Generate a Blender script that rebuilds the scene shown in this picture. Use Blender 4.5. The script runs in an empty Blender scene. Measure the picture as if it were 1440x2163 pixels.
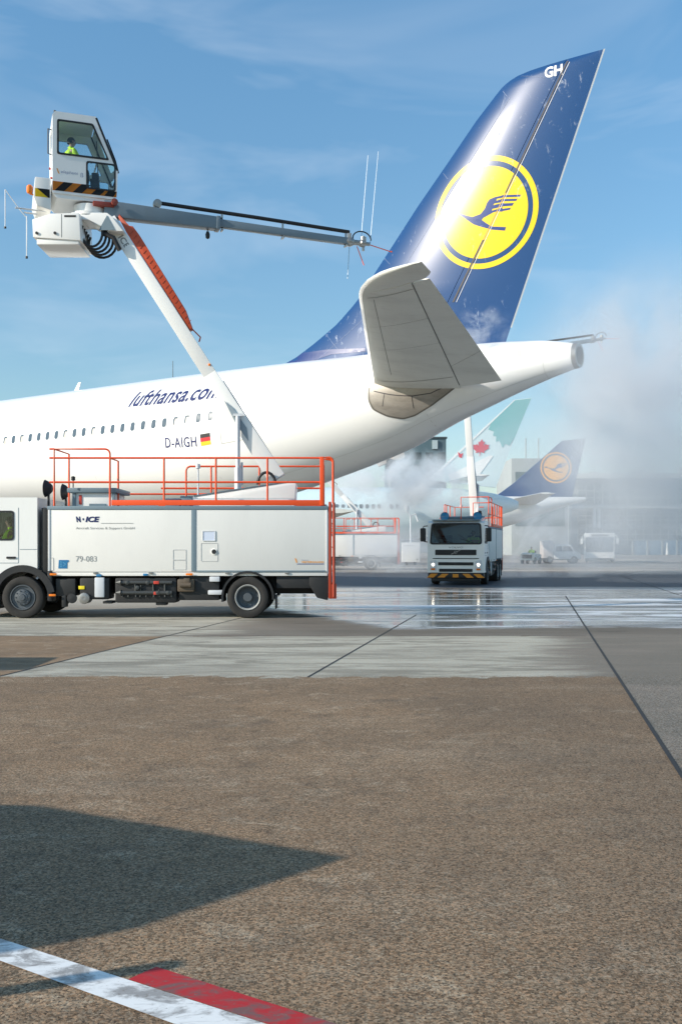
import bpy, bmesh, math, random
import numpy as np
from mathutils import Vector, Matrix
from mathutils.geometry import tessellate_polygon
random.seed(4)
SC = bpy.context.scene
COL = SC.collection
R = math.radians

# ------------------------------------------------------------------ camera
F, HX, HY, EYE = 2100.0, 720.0, 1156.0, 1.67      # focal length, principal column and horizon row of the 1440 px wide photo
cam_d = bpy.data.cameras.new("camera"); cam = bpy.data.objects.new("camera", cam_d); COL.objects.link(cam)
cam.location = (0, 0, EYE); cam.rotation_euler = (R(90), 0, 0)
cam_d.sensor_fit = 'HORIZONTAL'; cam_d.sensor_width = 36; cam_d.lens = F / 1440 * 36
cam_d.shift_y = (HY - 1081.5) / 1440
cam_d.clip_start = 0.1; cam_d.clip_end = 6000
SC.camera = cam

# ------------------------------------------------------------------ light
SUN_EL = R(25.0)
SUN_AZ = math.atan2(-0.926, -0.378)                # clockwise from +Y
SC.view_settings.view_transform = 'Standard'; SC.view_settings.look = 'None'
SC.view_settings.gamma = 1; SC.view_settings.exposure = 0.38
SC.cycles.volume_bounces = 5
SC.cycles.max_bounces = 10
SC.cycles.transparent_max_bounces = 16

wd = bpy.data.worlds.new("World"); SC.world = wd; wd.use_nodes = True
nt = wd.node_tree; nt.nodes.clear()
def wn(t, **k):
    n = nt.nodes.new(t)
    for a, b in k.items(): setattr(n, a, b)
    return n
out = wn('ShaderNodeOutputWorld'); bg = wn('ShaderNodeBackground'); bg.inputs['Strength'].default_value = 0.119
sky = wn('ShaderNodeTexSky', sky_type='NISHITA', sun_disc=False, sun_elevation=SUN_EL, sun_rotation=SUN_AZ % (2*math.pi))
sky.altitude = 300; sky.air_density = 1.0; sky.dust_density = 0.8; sky.ozone_density = 1.3
tc = wn('ShaderNodeTexCoord'); mp = wn('ShaderNodeMapping'); mp.inputs['Scale'].default_value = (2.0, 2.0, 8.0); mp.inputs['Rotation'].default_value = (R(6), R(-22), 0)
n1 = wn('ShaderNodeTexNoise'); n1.inputs['Scale'].default_value = 1.6; n1.inputs['Detail'].default_value = 4; n1.inputs['Roughness'].default_value = .55; n1.inputs['Distortion'].default_value = .6
rp = wn('ShaderNodeValToRGB'); rp.color_ramp.elements[0].position = .47; rp.color_ramp.elements[1].position = .82
rp.color_ramp.elements[0].color = (0, 0, 0, 1); rp.color_ramp.elements[1].color = (.30, .30, .30, 1)
mx = wn('ShaderNodeMix', data_type='RGBA')
nt.links.new(tc.outputs['Generated'], mp.inputs['Vector']); nt.links.new(mp.outputs[0], n1.inputs['Vector'])
nt.links.new(n1.outputs[0], rp.inputs[0]); nt.links.new(rp.outputs[0], mx.inputs[0])
tn = wn('ShaderNodeMix', data_type='RGBA', blend_type='MULTIPLY'); tn.inputs[0].default_value = 1; sp_ = wn('ShaderNodeSeparateXYZ'); nt.links.new(tc.outputs['Generated'], sp_.inputs[0]); el_ = wn('ShaderNodeMapRange'); el_.inputs[2].default_value = .5; nt.links.new(sp_.outputs[2], el_.inputs[0]); gr_ = wn('ShaderNodeMix', data_type='RGBA'); gr_.inputs[6].default_value = (.86, .91, .86, 1); gr_.inputs[7].default_value = (.92, 1.34, 1.42, 1); nt.links.new(el_.outputs[0], gr_.inputs[0]); nt.links.new(gr_.outputs[2], tn.inputs[7]); nt.links.new(sky.outputs[0], tn.inputs[6]); nt.links.new(tn.outputs[2], mx.inputs[6]); mx.inputs[7].default_value = (5.6, 6.2, 6.9, 1)
nt.links.new(mx.outputs[2], bg.inputs[0]); nt.links.new(bg.outputs[0], out.inputs[0])

sd = bpy.data.lights.new("sun", 'SUN'); sd.energy = 4.4; sd.angle = R(0.53); sd.color = (1, .905, .79)
sun = bpy.data.objects.new("sun", sd); COL.objects.link(sun)
S = Vector((math.sin(SUN_AZ)*math.cos(SUN_EL), math.cos(SUN_AZ)*math.cos(SUN_EL), math.sin(SUN_EL)))
sun.rotation_euler = S.to_track_quat('Z', 'Y').to_euler(); sun.location = (-20, -10, 30)

# ------------------------------------------------------------------ materials
def hexc(h):
    v = [int(h[i:i+2], 16)/255 for i in (0, 2, 4)]
    return tuple((c/12.92 if c <= .04045 else ((c+.055)/1.055)**2.4) for c in v)
MATS = {}
class NG:
    """small helper to write node maths"""
    def __init__(s, m):
        m.use_nodes = True; s.t = m.node_tree; s.b = s.t.nodes['Principled BSDF'] if 'Principled BSDF' in s.t.nodes else None
    def n(s, typ, **k):
        x = s.t.nodes.new(typ)
        for a, b in k.items(): setattr(x, a, b)
        return x
    def set(s, sock, v):
        if isinstance(v, bpy.types.NodeSocket): s.t.links.new(v, sock)
        else:
            try: sock.default_value = v
            except Exception: sock.default_value = (*v, 1)
    def m(s, op, a, b=0.0, c=None, clamp=False):
        x = s.n('ShaderNodeMath', operation=op, use_clamp=clamp); s.set(x.inputs[0], a); s.set(x.inputs[1], b)
        if c is not None: s.set(x.inputs[2], c)
        return x.outputs[0]
    def step(s, v, lo, hi):
        x = s.n('ShaderNodeMapRange', interpolation_type='SMOOTHSTEP'); s.set(x.inputs[0], v); s.set(x.inputs[1], lo); s.set(x.inputs[2], hi)
        return x.outputs[0]
    def noise(s, vec, scale, detail=4, rough=.5, dist=0):
        x = s.n('ShaderNodeTexNoise'); x.inputs['Scale'].default_value = scale; x.inputs['Detail'].default_value = detail
        x.inputs['Roughness'].default_value = rough; x.inputs['Distortion'].default_value = dist; s.set(x.inputs['Vector'], vec)
        return x.outputs[0]
    def mix(s, f, a, b):
        x = s.n('ShaderNodeMix', data_type='RGBA'); s.set(x.inputs[0], f); s.set(x.inputs[6], a); s.set(x.inputs[7], b)
        return x.outputs[2]
    def obj(s): return s.n('ShaderNodeTexCoord').outputs['Object']
    def scaled(s, vec, sc):
        x = s.n('ShaderNodeMapping'); x.inputs['Scale'].default_value = sc; s.set(x.inputs['Vector'], vec); return x.outputs[0]

def paint(name, col, rough=.45, metal=0, dirt=.12, coat=0, scale=1.3, spec=.5, streak=(1, 1, .35)):
    if name in MATS: return MATS[name]
    m = bpy.data.materials.new(name); g = NG(m); c = hexc(col) if isinstance(col, str) else col
    v = g.scaled(g.obj(), streak)
    a = g.noise(v, scale, 6, .6); b = g.noise(v, scale*9, 3, .6)
    f = g.m('MULTIPLY', g.m('ADD', g.step(a, .42, .75), g.m('MULTIPLY', g.step(b, .5, .8), .5)), dirt)
    d = tuple(x*.45 + y*.05 for x, y in zip(c, (.9, .8, .65)))
    g.set(g.b.inputs['Base Color'], g.mix(f, (*c, 1), (*d, 1)))
    g.set(g.b.inputs['Roughness'], g.m('ADD', rough, g.m('MULTIPLY', g.m('SUBTRACT', b, .5), .18)))
    g.b.inputs['Metallic'].default_value = metal; g.b.inputs['Coat Weight'].default_value = coat; g.b.inputs['Coat Roughness'].default_value = .08
    g.b.inputs['Specular IOR Level'].default_value = spec
    MATS[name] = m; return m
def glass(name, tint, refl=.08, alpha=.8):
    m = bpy.data.materials.new(name); g = NG(m); t = g.t; t.nodes.remove(g.b)
    o = [x for x in t.nodes if x.type == 'OUTPUT_MATERIAL'][0]
    tr = g.n('ShaderNodeBsdfTransparent'); tr.inputs[0].default_value = (*tint, 1)
    gl = g.n('ShaderNodeBsdfGlossy'); gl.inputs['Roughness'].default_value = .02
    fr = g.n('ShaderNodeFresnel'); fr.inputs[0].default_value = 1.5
    mxs = g.n('ShaderNodeMixShader'); t.links.new(fr.outputs[0], mxs.inputs[0]); t.links.new(tr.outputs[0], mxs.inputs[1]); t.links.new(gl.outputs[0], mxs.inputs[2])
    t.links.new(mxs.outputs[0], o.inputs[0]); MATS[name] = m; return m
def lamp(name, col, st):
    m = bpy.data.materials.new(name); g = NG(m); g.b.inputs['Base Color'].default_value = (*col, 1)
    g.b.inputs['Emission Color'].default_value = (*col, 1); g.b.inputs['Emission Strength'].default_value = st; return m

WHITE = paint('white_paint', (.87, .86, .82), .35, dirt=.10, coat=.3)
PANEL = paint('tank_panel_white', (.77, .755, .71), .45, dirt=.10)
LGREY = paint('light_grey_paint', (.62, .64, .66), .4, dirt=.12)
GREY = paint('rail_grey', '6f828c', .5, dirt=.2)
BOOMG = paint('boom_grey', '74838d', .45, dirt=.22)
BLACK = paint('black_plastic', (.012, .013, .015), .55, dirt=.25)
CHAS = paint('chassis_black', (.014, .015, .016), .6, dirt=.35)
RUBBER = paint('tyre_rubber', (.022, .021, .020), .85, dirt=.5, scale=3)
RIM = paint('rim_steel', (.10, .115, .13), .45, dirt=.3, metal=.3)
RIMW = paint('rim_edge', (.42, .42, .40), .45, dirt=.3)
ORANGE = paint('rail_orange', (.80, .085, .014), .4, dirt=.15)
RUST = paint('ladder_red', (.42, .045, .012), .5, dirt=.35)
AMBER = paint('amber_lens', (.85, .22, .02), .2, dirt=.05)
HAZO = paint('hazard_orange', (.72, .26, .015), .45, dirt=.15)
YEL = paint('sticker_yellow', (.85, .68, .02), .45, dirt=.1)
BLUE = paint('sticker_blue', (.02, .18, .38), .45, dirt=.1)
NAVY = paint('lettering_navy', (.012, .02, .11), .45, dirt=.1)
GTEXT = paint('lettering_grey', (.25, .26, .25), .5, dirt=.1)
LORA = paint('lettering_orange', (.75, .34, .08), .5, dirt=.1)
RED = paint('valve_red', (.55, .05, .03), .45, dirt=.2)
STEEL = paint('bare_steel', (.36, .35, .33), .4, metal=.7, dirt=.4)
LENS = paint('flood_lens', (.012, .19, .36), .12, dirt=.05, coat=.5)
CARD = paint('paper_card', (.4, .42, .42), .7)
CLEAR = glass('cab_glass', (.88, .94, .95))
DARKG = glass('windscreen_glass', (.52, .58, .60))
HEAD = lamp('headlight_lit', (1, .93, .78), 8.0)
INTER = paint('cab_interior', (.02, .027, .032), .8)

AIRW = paint('airliner_white', (.84, .84, .82), .32, dirt=.05, coat=.4, scale=.6, streak=(1, 1, .5))
AIRG = paint('airliner_grey', (.76, .77, .71), .42, dirt=.28, scale=.8, streak=(.4, 1, 1))
def fin_paint(name, c, rough=.27):
    m = paint(name, c, rough, dirt=.0, coat=.0, scale=2.2)
    g = NG(m); v = g.obj()
    a = g.noise(g.scaled(v, (1, 1, .5)), 3.5, 8, .72, .6)
    sp = g.step(a, .58, .68)
    big = g.step(g.noise(v, .35, 2), .35, .62)
    sp = g.m('MULTIPLY', sp, big)
    cc = c if not isinstance(c, str) else hexc(c)
    g.set(g.b.inputs['Base Color'], g.mix(g.m('MULTIPLY', sp, .45), (*cc, 1), (.55, .6, .68, 1)))
    g.set(g.b.inputs['Roughness'], g.m('ADD', rough, g.m('MULTIPLY', sp, .25)))
    g.b.inputs['Specular IOR Level'].default_value = .24
    return m
FINB = fin_paint('fin_blue', (.016, .062, .178))
FINY = fin_paint('emblem_yellow', (.80, .55, .022))
EMBB = fin_paint('emblem_blue', (.026, .052, .20))
PLATE = paint('stabiliser_plate', (.36, .33, .29), .45, metal=.35, dirt=.6, scale=2.5, streak=(.25, 1, 1))
SEAM = paint('seam_line', (.05, .045, .05), .6)
SEAML = paint('faint_seam', (.60, .59, .55), .5)
WINB = paint('cabin_window_glass', (.065, .095, .125), .15, dirt=.05)
WINS = paint('cabin_window_shade', (.50, .47, .41), .5, dirt=.05)
GBLK = paint('flag_black', (.01, .01, .012), .5); GRED = paint('flag_red', (.6, .02, .03), .5); GGOL = paint('flag_gold', (.85, .55, .02), .5)

# ------------------------------------------------------------------ mesh helpers
class MB:
    def __init__(s): s.bm = bmesh.new()
    def _bev(s, verts, w, seg=2):
        if w <= 0: return
        vs = set(verts); es = [e for e in s.bm.edges if e.verts[0] in vs and e.verts[1] in vs]
        bmesh.ops.bevel(s.bm, geom=es, offset=w, segments=seg, profile=.6, affect='EDGES', clamp_overlap=True)
    def box(s, lo, hi, bev=0.0, seg=2):
        lo, hi = Vector(lo), Vector(hi); r = bmesh.ops.create_cube(s.bm, size=1)
        for v in r['verts']: v.co = Vector([(lo[i]+hi[i])/2 + v.co[i]*(hi[i]-lo[i]) for i in range(3)])
        s._bev(r['verts'], bev, seg); return s
    def beam(s, p0, p1, w, h, bev=0.0, up=(0, 0, 1), w1=None, h1=None):
        p0, p1 = Vector(p0), Vector(p1); d = (p1-p0).normalized(); up = Vector(up)
        if abs(d.dot(up)) > .98: up = Vector((1, 0, 0))
        sx = d.cross(up).normalized(); sz = sx.cross(d).normalized(); w1 = w if w1 is None else w1; h1 = h if h1 is None else h1
        q = []
        for p, a, b in ((p0, w, h), (p1, w1, h1)):
            for i, j in ((-1, -1), (1, -1), (1, 1), (-1, 1)): q.append(s.bm.verts.new(p + sx*(i*a/2) + sz*(j*b/2)))
        s.bm.faces.new(q[0:4][::-1]); s.bm.faces.new(q[4:8])
        for i in range(4): s.bm.faces.new((q[i], q[(i+1) % 4], q[4+(i+1) % 4], q[4+i]))
        s._bev(q, bev); return s
    def tube(s, pts, r, n=8, closed=False):
        pts = [Vector(p) for p in pts]; N = len(pts); rings = []; prev = None
        for i, p in enumerate(pts):
            a = pts[(i-1) % N] if (closed or i > 0) else p; b = pts[(i+1) % N] if (closed or i < N-1) else p
            d = (b-a).normalized()
            ref = prev if prev is not None else (Vector((0, 0, 1)) if abs(d.z) < .9 else Vector((0, 1, 0)))
            x = (ref - d*ref.dot(d)).normalized(); prev = x; y = d.cross(x)
            rr = r[i] if isinstance(r, (list, tuple)) else r
            rings.append([s.bm.verts.new(p + (x*math.cos(t)+y*math.sin(t))*rr) for t in [2*math.pi*k/n for k in range(n)]])
        for i in range(N if closed else N-1):
            A, B = rings[i], rings[(i+1) % N]
            for k in range(n): s.bm.faces.new((A[k], A[(k+1) % n], B[(k+1) % n], B[k]))
        if not closed: s.bm.faces.new(rings[0][::-1]); s.bm.faces.new(rings[-1])
        return s
    def cyl(s, p0, p1, r0, r1=None, n=24):
        return s.tube([p0, p1], [r0, r0 if r1 is None else r1], n)
    def lathe(s, prof, o, axis, n=40, arc=(0, 2*math.pi)):
        """prof = [(radius, along)], turned about axis through o"""
        o, ax = Vector(o), Vector(axis).normalized(); ref = Vector((0, 0, 1)) if abs(ax.z) < .9 else Vector((1, 0, 0))
        x = (ref-ax*ref.dot(ax)).normalized(); y = ax.cross(x); full = abs(arc[1]-arc[0]-2*math.pi) < 1e-6
        M = n if full else n+1; rings = []
        for k in range(M):
            t = arc[0] + (arc[1]-arc[0])*k/n
            rings.append([s.bm.verts.new(o + ax*a + (x*math.cos(t)+y*math.sin(t))*r) for r, a in prof])
        for k in range(n):
            A, B = rings[k], rings[(k+1) % M]
            for i in range(len(prof)-1):
                try: s.bm.faces.new((A[i], B[i], B[i+1], A[i+1]))
                except ValueError: pass
        return s
    def prism(s, poly, vec, bev=0.0):
        vec = Vector(vec); a = [s.bm.verts.new(Vector(p)) for p in poly]; b = [s.bm.verts.new(Vector(p)+vec) for p in poly]; n = len(a)
        s.bm.faces.new(a); s.bm.faces.new(b[::-1])
        for i in range(n): s.bm.faces.new((a[i], b[i], b[(i+1) % n], a[(i+1) % n]))
        s._bev(a+b, bev); return s
    def grid(s, rows, cap=False, wrap=False):
        """rows of points joined into a surface"""
        V = [[s.bm.verts.new(Vector(p)) for p in r] for r in rows]; n = len(V[0])
        for i in range(len(V)-1):
            for k in range(n if wrap else n-1):
                try: s.bm.faces.new((V[i][k], V[i][(k+1) % n], V[i+1][(k+1) % n], V[i+1][k]))
                except ValueError: pass
        if cap: s.bm.faces.new(V[0][::-1]); s.bm.faces.new(V[-1])
        return s
    def plate(s, outer, holes, f, th):
        """flat outline with holes in (a,b), thickness th; f(a,b,c) places a point"""
        cu = bpy.data.curves.new('t', 'CURVE'); cu.dimensions = '2D'; cu.fill_mode = 'BOTH'; cu.extrude = th/2
        for lp in [outer]+holes:
            sp = cu.splines.new('POLY'); sp.points.add(len(lp)-1); sp.use_cyclic_u = True
            for p, q in zip(sp.points, lp): p.co = (q[0], q[1], 0, 1)
        o = bpy.data.objects.new('t', cu); me = o.to_mesh()
        vs = [s.bm.verts.new(f(v.co.x, v.co.y, v.co.z+th/2)) for v in me.vertices]
        for p in me.polygons:
            try: s.bm.faces.new([vs[i] for i in p.vertices])
            except ValueError: pass
        o.to_mesh_clear(); bpy.data.objects.remove(o); bpy.data.curves.remove(cu); return s
    def flat(s, poly, f, maxlen=.3):
        """polygon in (a,b) cut fine and laid on a surface by f(a,b)"""
        tmp = bmesh.new(); vs = [tmp.verts.new((p[0], p[1], 0)) for p in poly]
        for tri in tessellate_polygon([[Vector((p[0], p[1], 0)) for p in poly]]): tmp.faces.new([vs[i] for i in tri])
        s._drape(tmp, f, maxlen); return s
    def _drape(s, tmp, f, maxlen):
        bmesh.ops.triangulate(tmp, faces=tmp.faces[:])
        for _ in range(7):
            es = [e for e in tmp.edges if e.calc_length() > maxlen]
            if not es: break
            bmesh.ops.subdivide_edges(tmp, edges=es, cuts=1); bmesh.ops.triangulate(tmp, faces=tmp.faces[:])
        m = {v: s.bm.verts.new(f(v.co.x, v.co.y)) for v in tmp.verts}
        for fc in tmp.faces:
            try: s.bm.faces.new([m[v] for v in fc.verts])
            except ValueError: pass
        tmp.free()
    def text(s, txt, x0, x1, y0, y1, f, shear=0.0, bold=0.0, maxlen=.3, space=1.0):
        """lettering fitted into the box x0..x1, y0..y1 and laid by f(x,y)"""
        cu = bpy.data.curves.new('t', 'FONT'); cu.body = txt; cu.size = 1; cu.shear = shear; cu.offset = bold; cu.resolution_u = 3; cu.space_character = space
        cu.fill_mode = 'FRONT'
        o = bpy.data.objects.new('t', cu); COL.objects.link(o); bpy.context.view_layer.update()
        me = o.evaluated_get(bpy.context.evaluated_depsgraph_get()).to_mesh()
        xs = [v.co.x for v in me.vertices]; ys = [v.co.y for v in me.vertices]
        a, b, c, d = min(xs), max(xs), min(ys), max(ys)
        tmp = bmesh.new()
        vs = [tmp.verts.new((x0+(v.co.x-a)/(b-a)*(x1-x0), y0+(v.co.y-c)/(d-c)*(y1-y0), 0)) for v in me.vertices]
        for p in me.polygons:
            try: tmp.faces.new([vs[i] for i in p.vertices])
            except ValueError: pass
        bpy.data.objects.remove(o); bpy.data.curves.remove(cu)
        s._drape(tmp, f, maxlen); return s
    def _groups(s):
        """far-apart pieces, each to become an object of its own"""
        bm = s.bm; bm.verts.index_update(); bm.verts.ensure_lookup_table(); seen = [-1]*len(bm.verts); isl = []
        for v in bm.verts:
            if seen[v.index] >= 0: continue
            st = [v]; seen[v.index] = len(isl); cur = []
            while st:
                q = st.pop(); cur.append(q.index)
                for e in q.link_edges:
                    w = e.other_vert(q)
                    if seen[w.index] < 0: seen[w.index] = len(isl); st.append(w)
            isl.append(cur)
        if len(isl) < 2 or len(isl) > 300: return None
        P = np.array([v.co[:] for v in bm.verts]); lo = np.array([P[i].min(0) for i in isl]); hi = np.array([P[i].max(0) for i in isl]); sz = (hi-lo).max(1); lab = list(range(len(isl)))
        def find(a):
            while lab[a] != a: a = lab[a]
            return a
        for i in range(len(isl)):
            gap = np.sqrt((np.maximum(0, np.maximum(lo[i]-hi, lo-hi[i]))**2).sum(1)); near = gap <= np.maximum(.02, .5*np.maximum(sz[i], sz))*.98
            for j in np.nonzero(near)[0]:
                a, c = find(i), find(int(j))
                if a != c: lab[max(a, c)] = min(a, c)
        roots = sorted({find(i) for i in range(len(isl))})
        return None if len(roots) < 2 else [{k for i in range(len(isl)) if find(i) == r for k in isl[i]} for r in roots]
    def build(s, name, mat, parent=None, sharp=38, normals=True, kind=None):
        gr = s._groups(); first = None
        if gr:
            for g in gr:
                m = MB(); m.bm.free(); m.bm = s.bm.copy(); m.bm.verts.ensure_lookup_table(); bmesh.ops.delete(m.bm, geom=[v for v in m.bm.verts if v.index not in g], context='VERTS')
                o = m._build(name, mat, parent, sharp, normals, kind); first = first or o
            return first
        return s._build(name, mat, parent, sharp, normals, kind)
    def _build(s, name, mat, parent, sharp, normals, kind):
        bm = s.bm
        if normals: bmesh.ops.recalc_face_normals(bm, faces=bm.faces[:])
        me = bpy.data.meshes.new(name); bm.to_mesh(me); bm.free()
        for p in me.polygons: p.use_smooth = True
        me.set_sharp_from_angle(angle=R(sharp)); me.materials.append(mat)
        o = bpy.data.objects.new(name, me); COL.objects.link(o)
        if parent: o.parent = parent
        if kind: o['kind'] = kind
        return o
def tag(o, label, cat, group=None, kind=None):
    o['label'] = label; o['category'] = cat
    if group: o['group'] = group
    if kind: o['kind'] = kind
    return o
def thing(name, label, cat, loc=(0, 0, 0), rz=0.0, group=None):
    o = bpy.data.objects.new(name, None); COL.objects.link(o); o.location = loc; o.rotation_euler = (0, 0, rz); o.empty_display_size = .3
    return tag(o, label, cat, group)
def at(px, py, Y): return Vector(((px-HX)*Y/F, Y, EYE+(HY-py)*Y/F))
def ground(px, py): Y = EYE*F/(py-HY); return Vector(((px-HX)*Y/F, Y, 0))
def rrect(x0, z0, x1, z1, r, n=5):
    p = []
    for cx, cz, a0 in ((x1-r, z1-r, 0), (x0+r, z1-r, 90), (x0+r, z0+r, 180), (x1-r, z0+r, 270)):
        p += [(cx+r*math.cos(R(a0+90*k/n)), cz+r*math.sin(R(a0+90*k/n))) for k in range(n+1)]
    return p
def rpoly(pts, r, n=4):
    """polygon with rounded corners"""
    out = []; P = [Vector((a, b, 0)) for a, b in pts]; N = len(P)
    for i in range(N):
        a, b, c = P[i-1], P[i], P[(i+1) % N]; u = (a-b).normalized()*r; v = (c-b).normalized()*r
        for k in range(n+1):
            t = k/n; q = (b+u)*(1-t)**2 + b*2*t*(1-t) + (b+v)*t*t; out.append((q.x, q.y))
    return out
# ------------------------------------------------------------------ ground
def ground_material():
    m = bpy.data.materials.new('apron_surface'); g = NG(m); P = g.obj()
    sep = g.n('ShaderNodeSeparateXYZ'); g.set(sep.inputs[0], P); X, Y = sep.outputs[0], sep.outputs[1]
    nA = g.noise(P, .55, 5, .6); nB = g.noise(g.scaled(P, (.25, .9, 1)), 1.1, 6, .65, .5); nC = g.noise(P, 3.2, 5, .6)
    fine = g.noise(P, 105, 3, .8); grit = g.n('ShaderNodeTexVoronoi'); grit.inputs['Scale'].default_value = 88; g.set(grit.inputs['Vector'], P)
    gv = g.n('ShaderNodeSeparateColor'); g.set(gv.inputs[0], grit.outputs['Color'])
    u = g.m('SUBTRACT', X, g.m('MULTIPLY', Y, .194))
    wob = g.m('SUBTRACT', nB, .5)
    # slab tones
    brown = g.mix(g.step(nA, .3, .7), (.252, .183, .122, 1), (.200, .151, .106, 1))
    brown = g.mix(g.m('MULTIPLY', g.step(nB, .5, .72), .55), brown, (.31, .25, .185, 1))
    brown = g.mix(g.m('MULTIPLY', g.step(nC, .50, .72), .55), brown, (.135, .108, .083, 1))
    nD = g.noise(g.scaled(P, (.8, 1.0, 1)), 3.1, 7, .7, .8); nE = g.noise(P, 9, 4, .65)
    brown = g.mix(g.m('MULTIPLY', g.step(nD, .52, .68), .55), brown, (.36, .30, .225, 1))
    brown = g.mix(g.m('MULTIPLY', g.step(nE, .56, .70), .35), brown, (.30, .245, .18, 1))
    brown = g.mix(g.m('MULTIPLY', g.step(g.m('ADD', X, g.m('MULTIPLY', nA, 1.5)), .9, 2.6), .35), brown, (.125, .102, .080, 1))
    lightc = g.mix(g.m('MULTIPLY', g.step(g.noise(g.scaled(P, (.22, 1.1, 1)), 1.7, 8, .78, .8), .45, .60), .95), (.43, .425, .37, 1), (.22, .215, .185, 1))
    lightc = g.mix(g.m('MULTIPLY', g.step(g.noise(g.scaled(P, (.5, 1, 1)), .5, 5, .7), .45, .65), .6), lightc, (.29, .285, .25, 1))
    dark = g.mix(g.step(nB, .35, .7), (.175, .165, .145, 1), (.225, .205, .18, 1))
    far = g.mix(g.step(g.noise(g.scaled(P, (.02, .12, 1)), 1.0, 4), .4, .6), (.27, .245, .215, 1), (.20, .185, .17, 1))
    def band(v, a, b, e=.04): return g.m('MULTIPLY', g.step(v, a-e, a+e), g.m('SUBTRACT', 1.0, g.step(v, b-e, b+e)))
    Yw = g.m('ADD', Y, g.m('MULTIPLY', wob, .5)); uw = g.m('ADD', u, g.m('MULTIPLY', wob, 3.4))
    Yr = g.m('ADD', Yw, g.m('MULTIPLY', g.m('SUBTRACT', nC, .5), .9)); row2 = band(Yr, 12.8, 18.7, .06)
    c = brown
    c = g.mix(g.m('MULTIPLY', g.step(u, 1.07, 1.09), g.step(Y, 5, 9)), c, dark)                  # slab right of the joint
    c = g.mix(g.m('MULTIPLY', row2, band(u, -6.9, 1.08, .02)), c, dark)
    c = g.mix(g.m('MULTIPLY', row2, g.m('MULTIPLY', g.step(u, -6.92, -6.88), g.m('SUBTRACT', 1.0, g.step(uw, -.2, .9)))), c, lightc)
    r3 = band(Yw, 18.7, 24.5, .1)
    c = g.mix(r3, c, dark)
    c = g.mix(g.m('MULTIPLY', r3, g.m('SUBTRACT', 1.0, g.step(uw, -7.2, -5.6))), c, lightc)
    c = g.mix(g.step(Yw, 24.4, 24.8), c, dark)
    c = g.mix(g.m('MULTIPLY', g.step(Yw, 23, 34), g.m('SUBTRACT', 1.0, g.step(u, -7, -4.5))), c, (.40, .385, .345, 1))
    c = g.mix(g.step(Y, 52, 66), c, far)
    # exposed aggregate, strongest close by
    ag = g.m('ADD', g.m('MULTIPLY', g.m('SUBTRACT', fine, .5), 2.2), g.m('MULTIPLY', g.m('SUBTRACT', gv.outputs[0], .5), 1.0))
    hue = g.mix(gv.outputs[1], (1.16, .97, .82, 1), (.95, 1.01, 1.03, 1))
    mul = g.n('ShaderNodeMix', data_type='RGBA', blend_type='MULTIPLY'); mul.inputs[0].default_value = .8; g.set(mul.inputs[6], c); g.set(mul.inputs[7], hue); c = mul.outputs[2]
    amp = g.m('SUBTRACT', 1.0, g.m('MULTIPLY', g.step(Y, 12.5, 13.2), .75))
    bc = g.n('ShaderNodeVectorMath', operation='SCALE'); g.set(bc.inputs[0], c); g.set(bc.inputs[3], g.m('ADD', 1.0, g.m('MULTIPLY', ag, amp))); c = bc.outputs[0]
    sk = g.m('MULTIPLY', g.m('MULTIPLY', g.step(g.noise(P, 78, 2, .6), .42, .35), amp), g.m('SUBTRACT', .92, g.m('MULTIPLY', g.step(Y, 3.5, 8), .25))); c = g.mix(sk, c, (.045, .040, .034, 1))
    # oil and tyre stains
    st = g.m('MULTIPLY', g.step(g.noise(g.scaled(P, (.5, .8, 1)), .9, 5, .6), .60, .74), .45)
    c = g.mix(st, c, (.085, .078, .068, 1))
    # standing water left by the washing
    edge = g.m('ADD', Y, g.m('ADD', g.m('MULTIPLY', wob, 3.0), g.m('MULTIPLY', g.m('SUBTRACT', nC, .5), .8)))
    xe = g.m('ADD', X, g.m('MULTIPLY', wob, 2.2))
    inY = g.m('MULTIPLY', g.step(edge, 20.2, 20.9), g.m('SUBTRACT', 1.0, g.step(edge, 39.5, 42.5)))
    lim = g.m('SUBTRACT', 0.8, g.m('MULTIPLY', g.m('SUBTRACT', Y, 20.5), .42))
    wet = g.m('MULTIPLY', inY, g.step(g.m('SUBTRACT', xe, lim), -.4, .5))
    pud = g.m('MULTIPLY', wet, g.step(g.noise(g.scaled(P, (.09, .34, 1)), 1.3, 4, .55, .4), .36, .50))
    damp = g.m('MULTIPLY', g.step(edge, 18.6, 19.4), g.step(g.m('SUBTRACT', xe, lim), -2.6, -1.2))
    wetall = g.m('MAXIMUM', wet, g.m('MULTIPLY', damp, .45))
    dk = g.n('ShaderNodeVectorMath', operation='SCALE'); g.set(dk.inputs[0], c); g.set(dk.inputs[3], g.m('SUBTRACT', 1.0, g.m('MULTIPLY', wetall, .5))); c = dk.outputs[0]
    slush = g.m('MULTIPLY', wet, g.step(g.noise(g.scaled(P, (.10, .8, 1)), 1.1, 6, .68, .8), g.m('SUBTRACT', .53, g.m('MULTIPLY', X, .006)), g.m('SUBTRACT', .63, g.m('MULTIPLY', X, .006))))
    c = g.mix(g.m('MULTIPLY', slush, .8), c, (.80, .83, .86, 1))
    asph = g.m('MULTIPLY', g.step(edge, 40, 42), g.m('SUBTRACT', 1.0, g.step(edge, 62, 70)))
    c = g.mix(g.m('MULTIPLY', asph, .9), c, (.060, .072, .088, 1))
    tan = g.m('MULTIPLY', g.step(edge, 68, 72), g.step(g.noise(g.scaled(P, (.01, .11, 1)), 1.0, 3), .42, .52)); c = g.mix(tan, c, (.36, .315, .27, 1))
    g.set(g.b.inputs['Base Color'], c)
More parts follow.
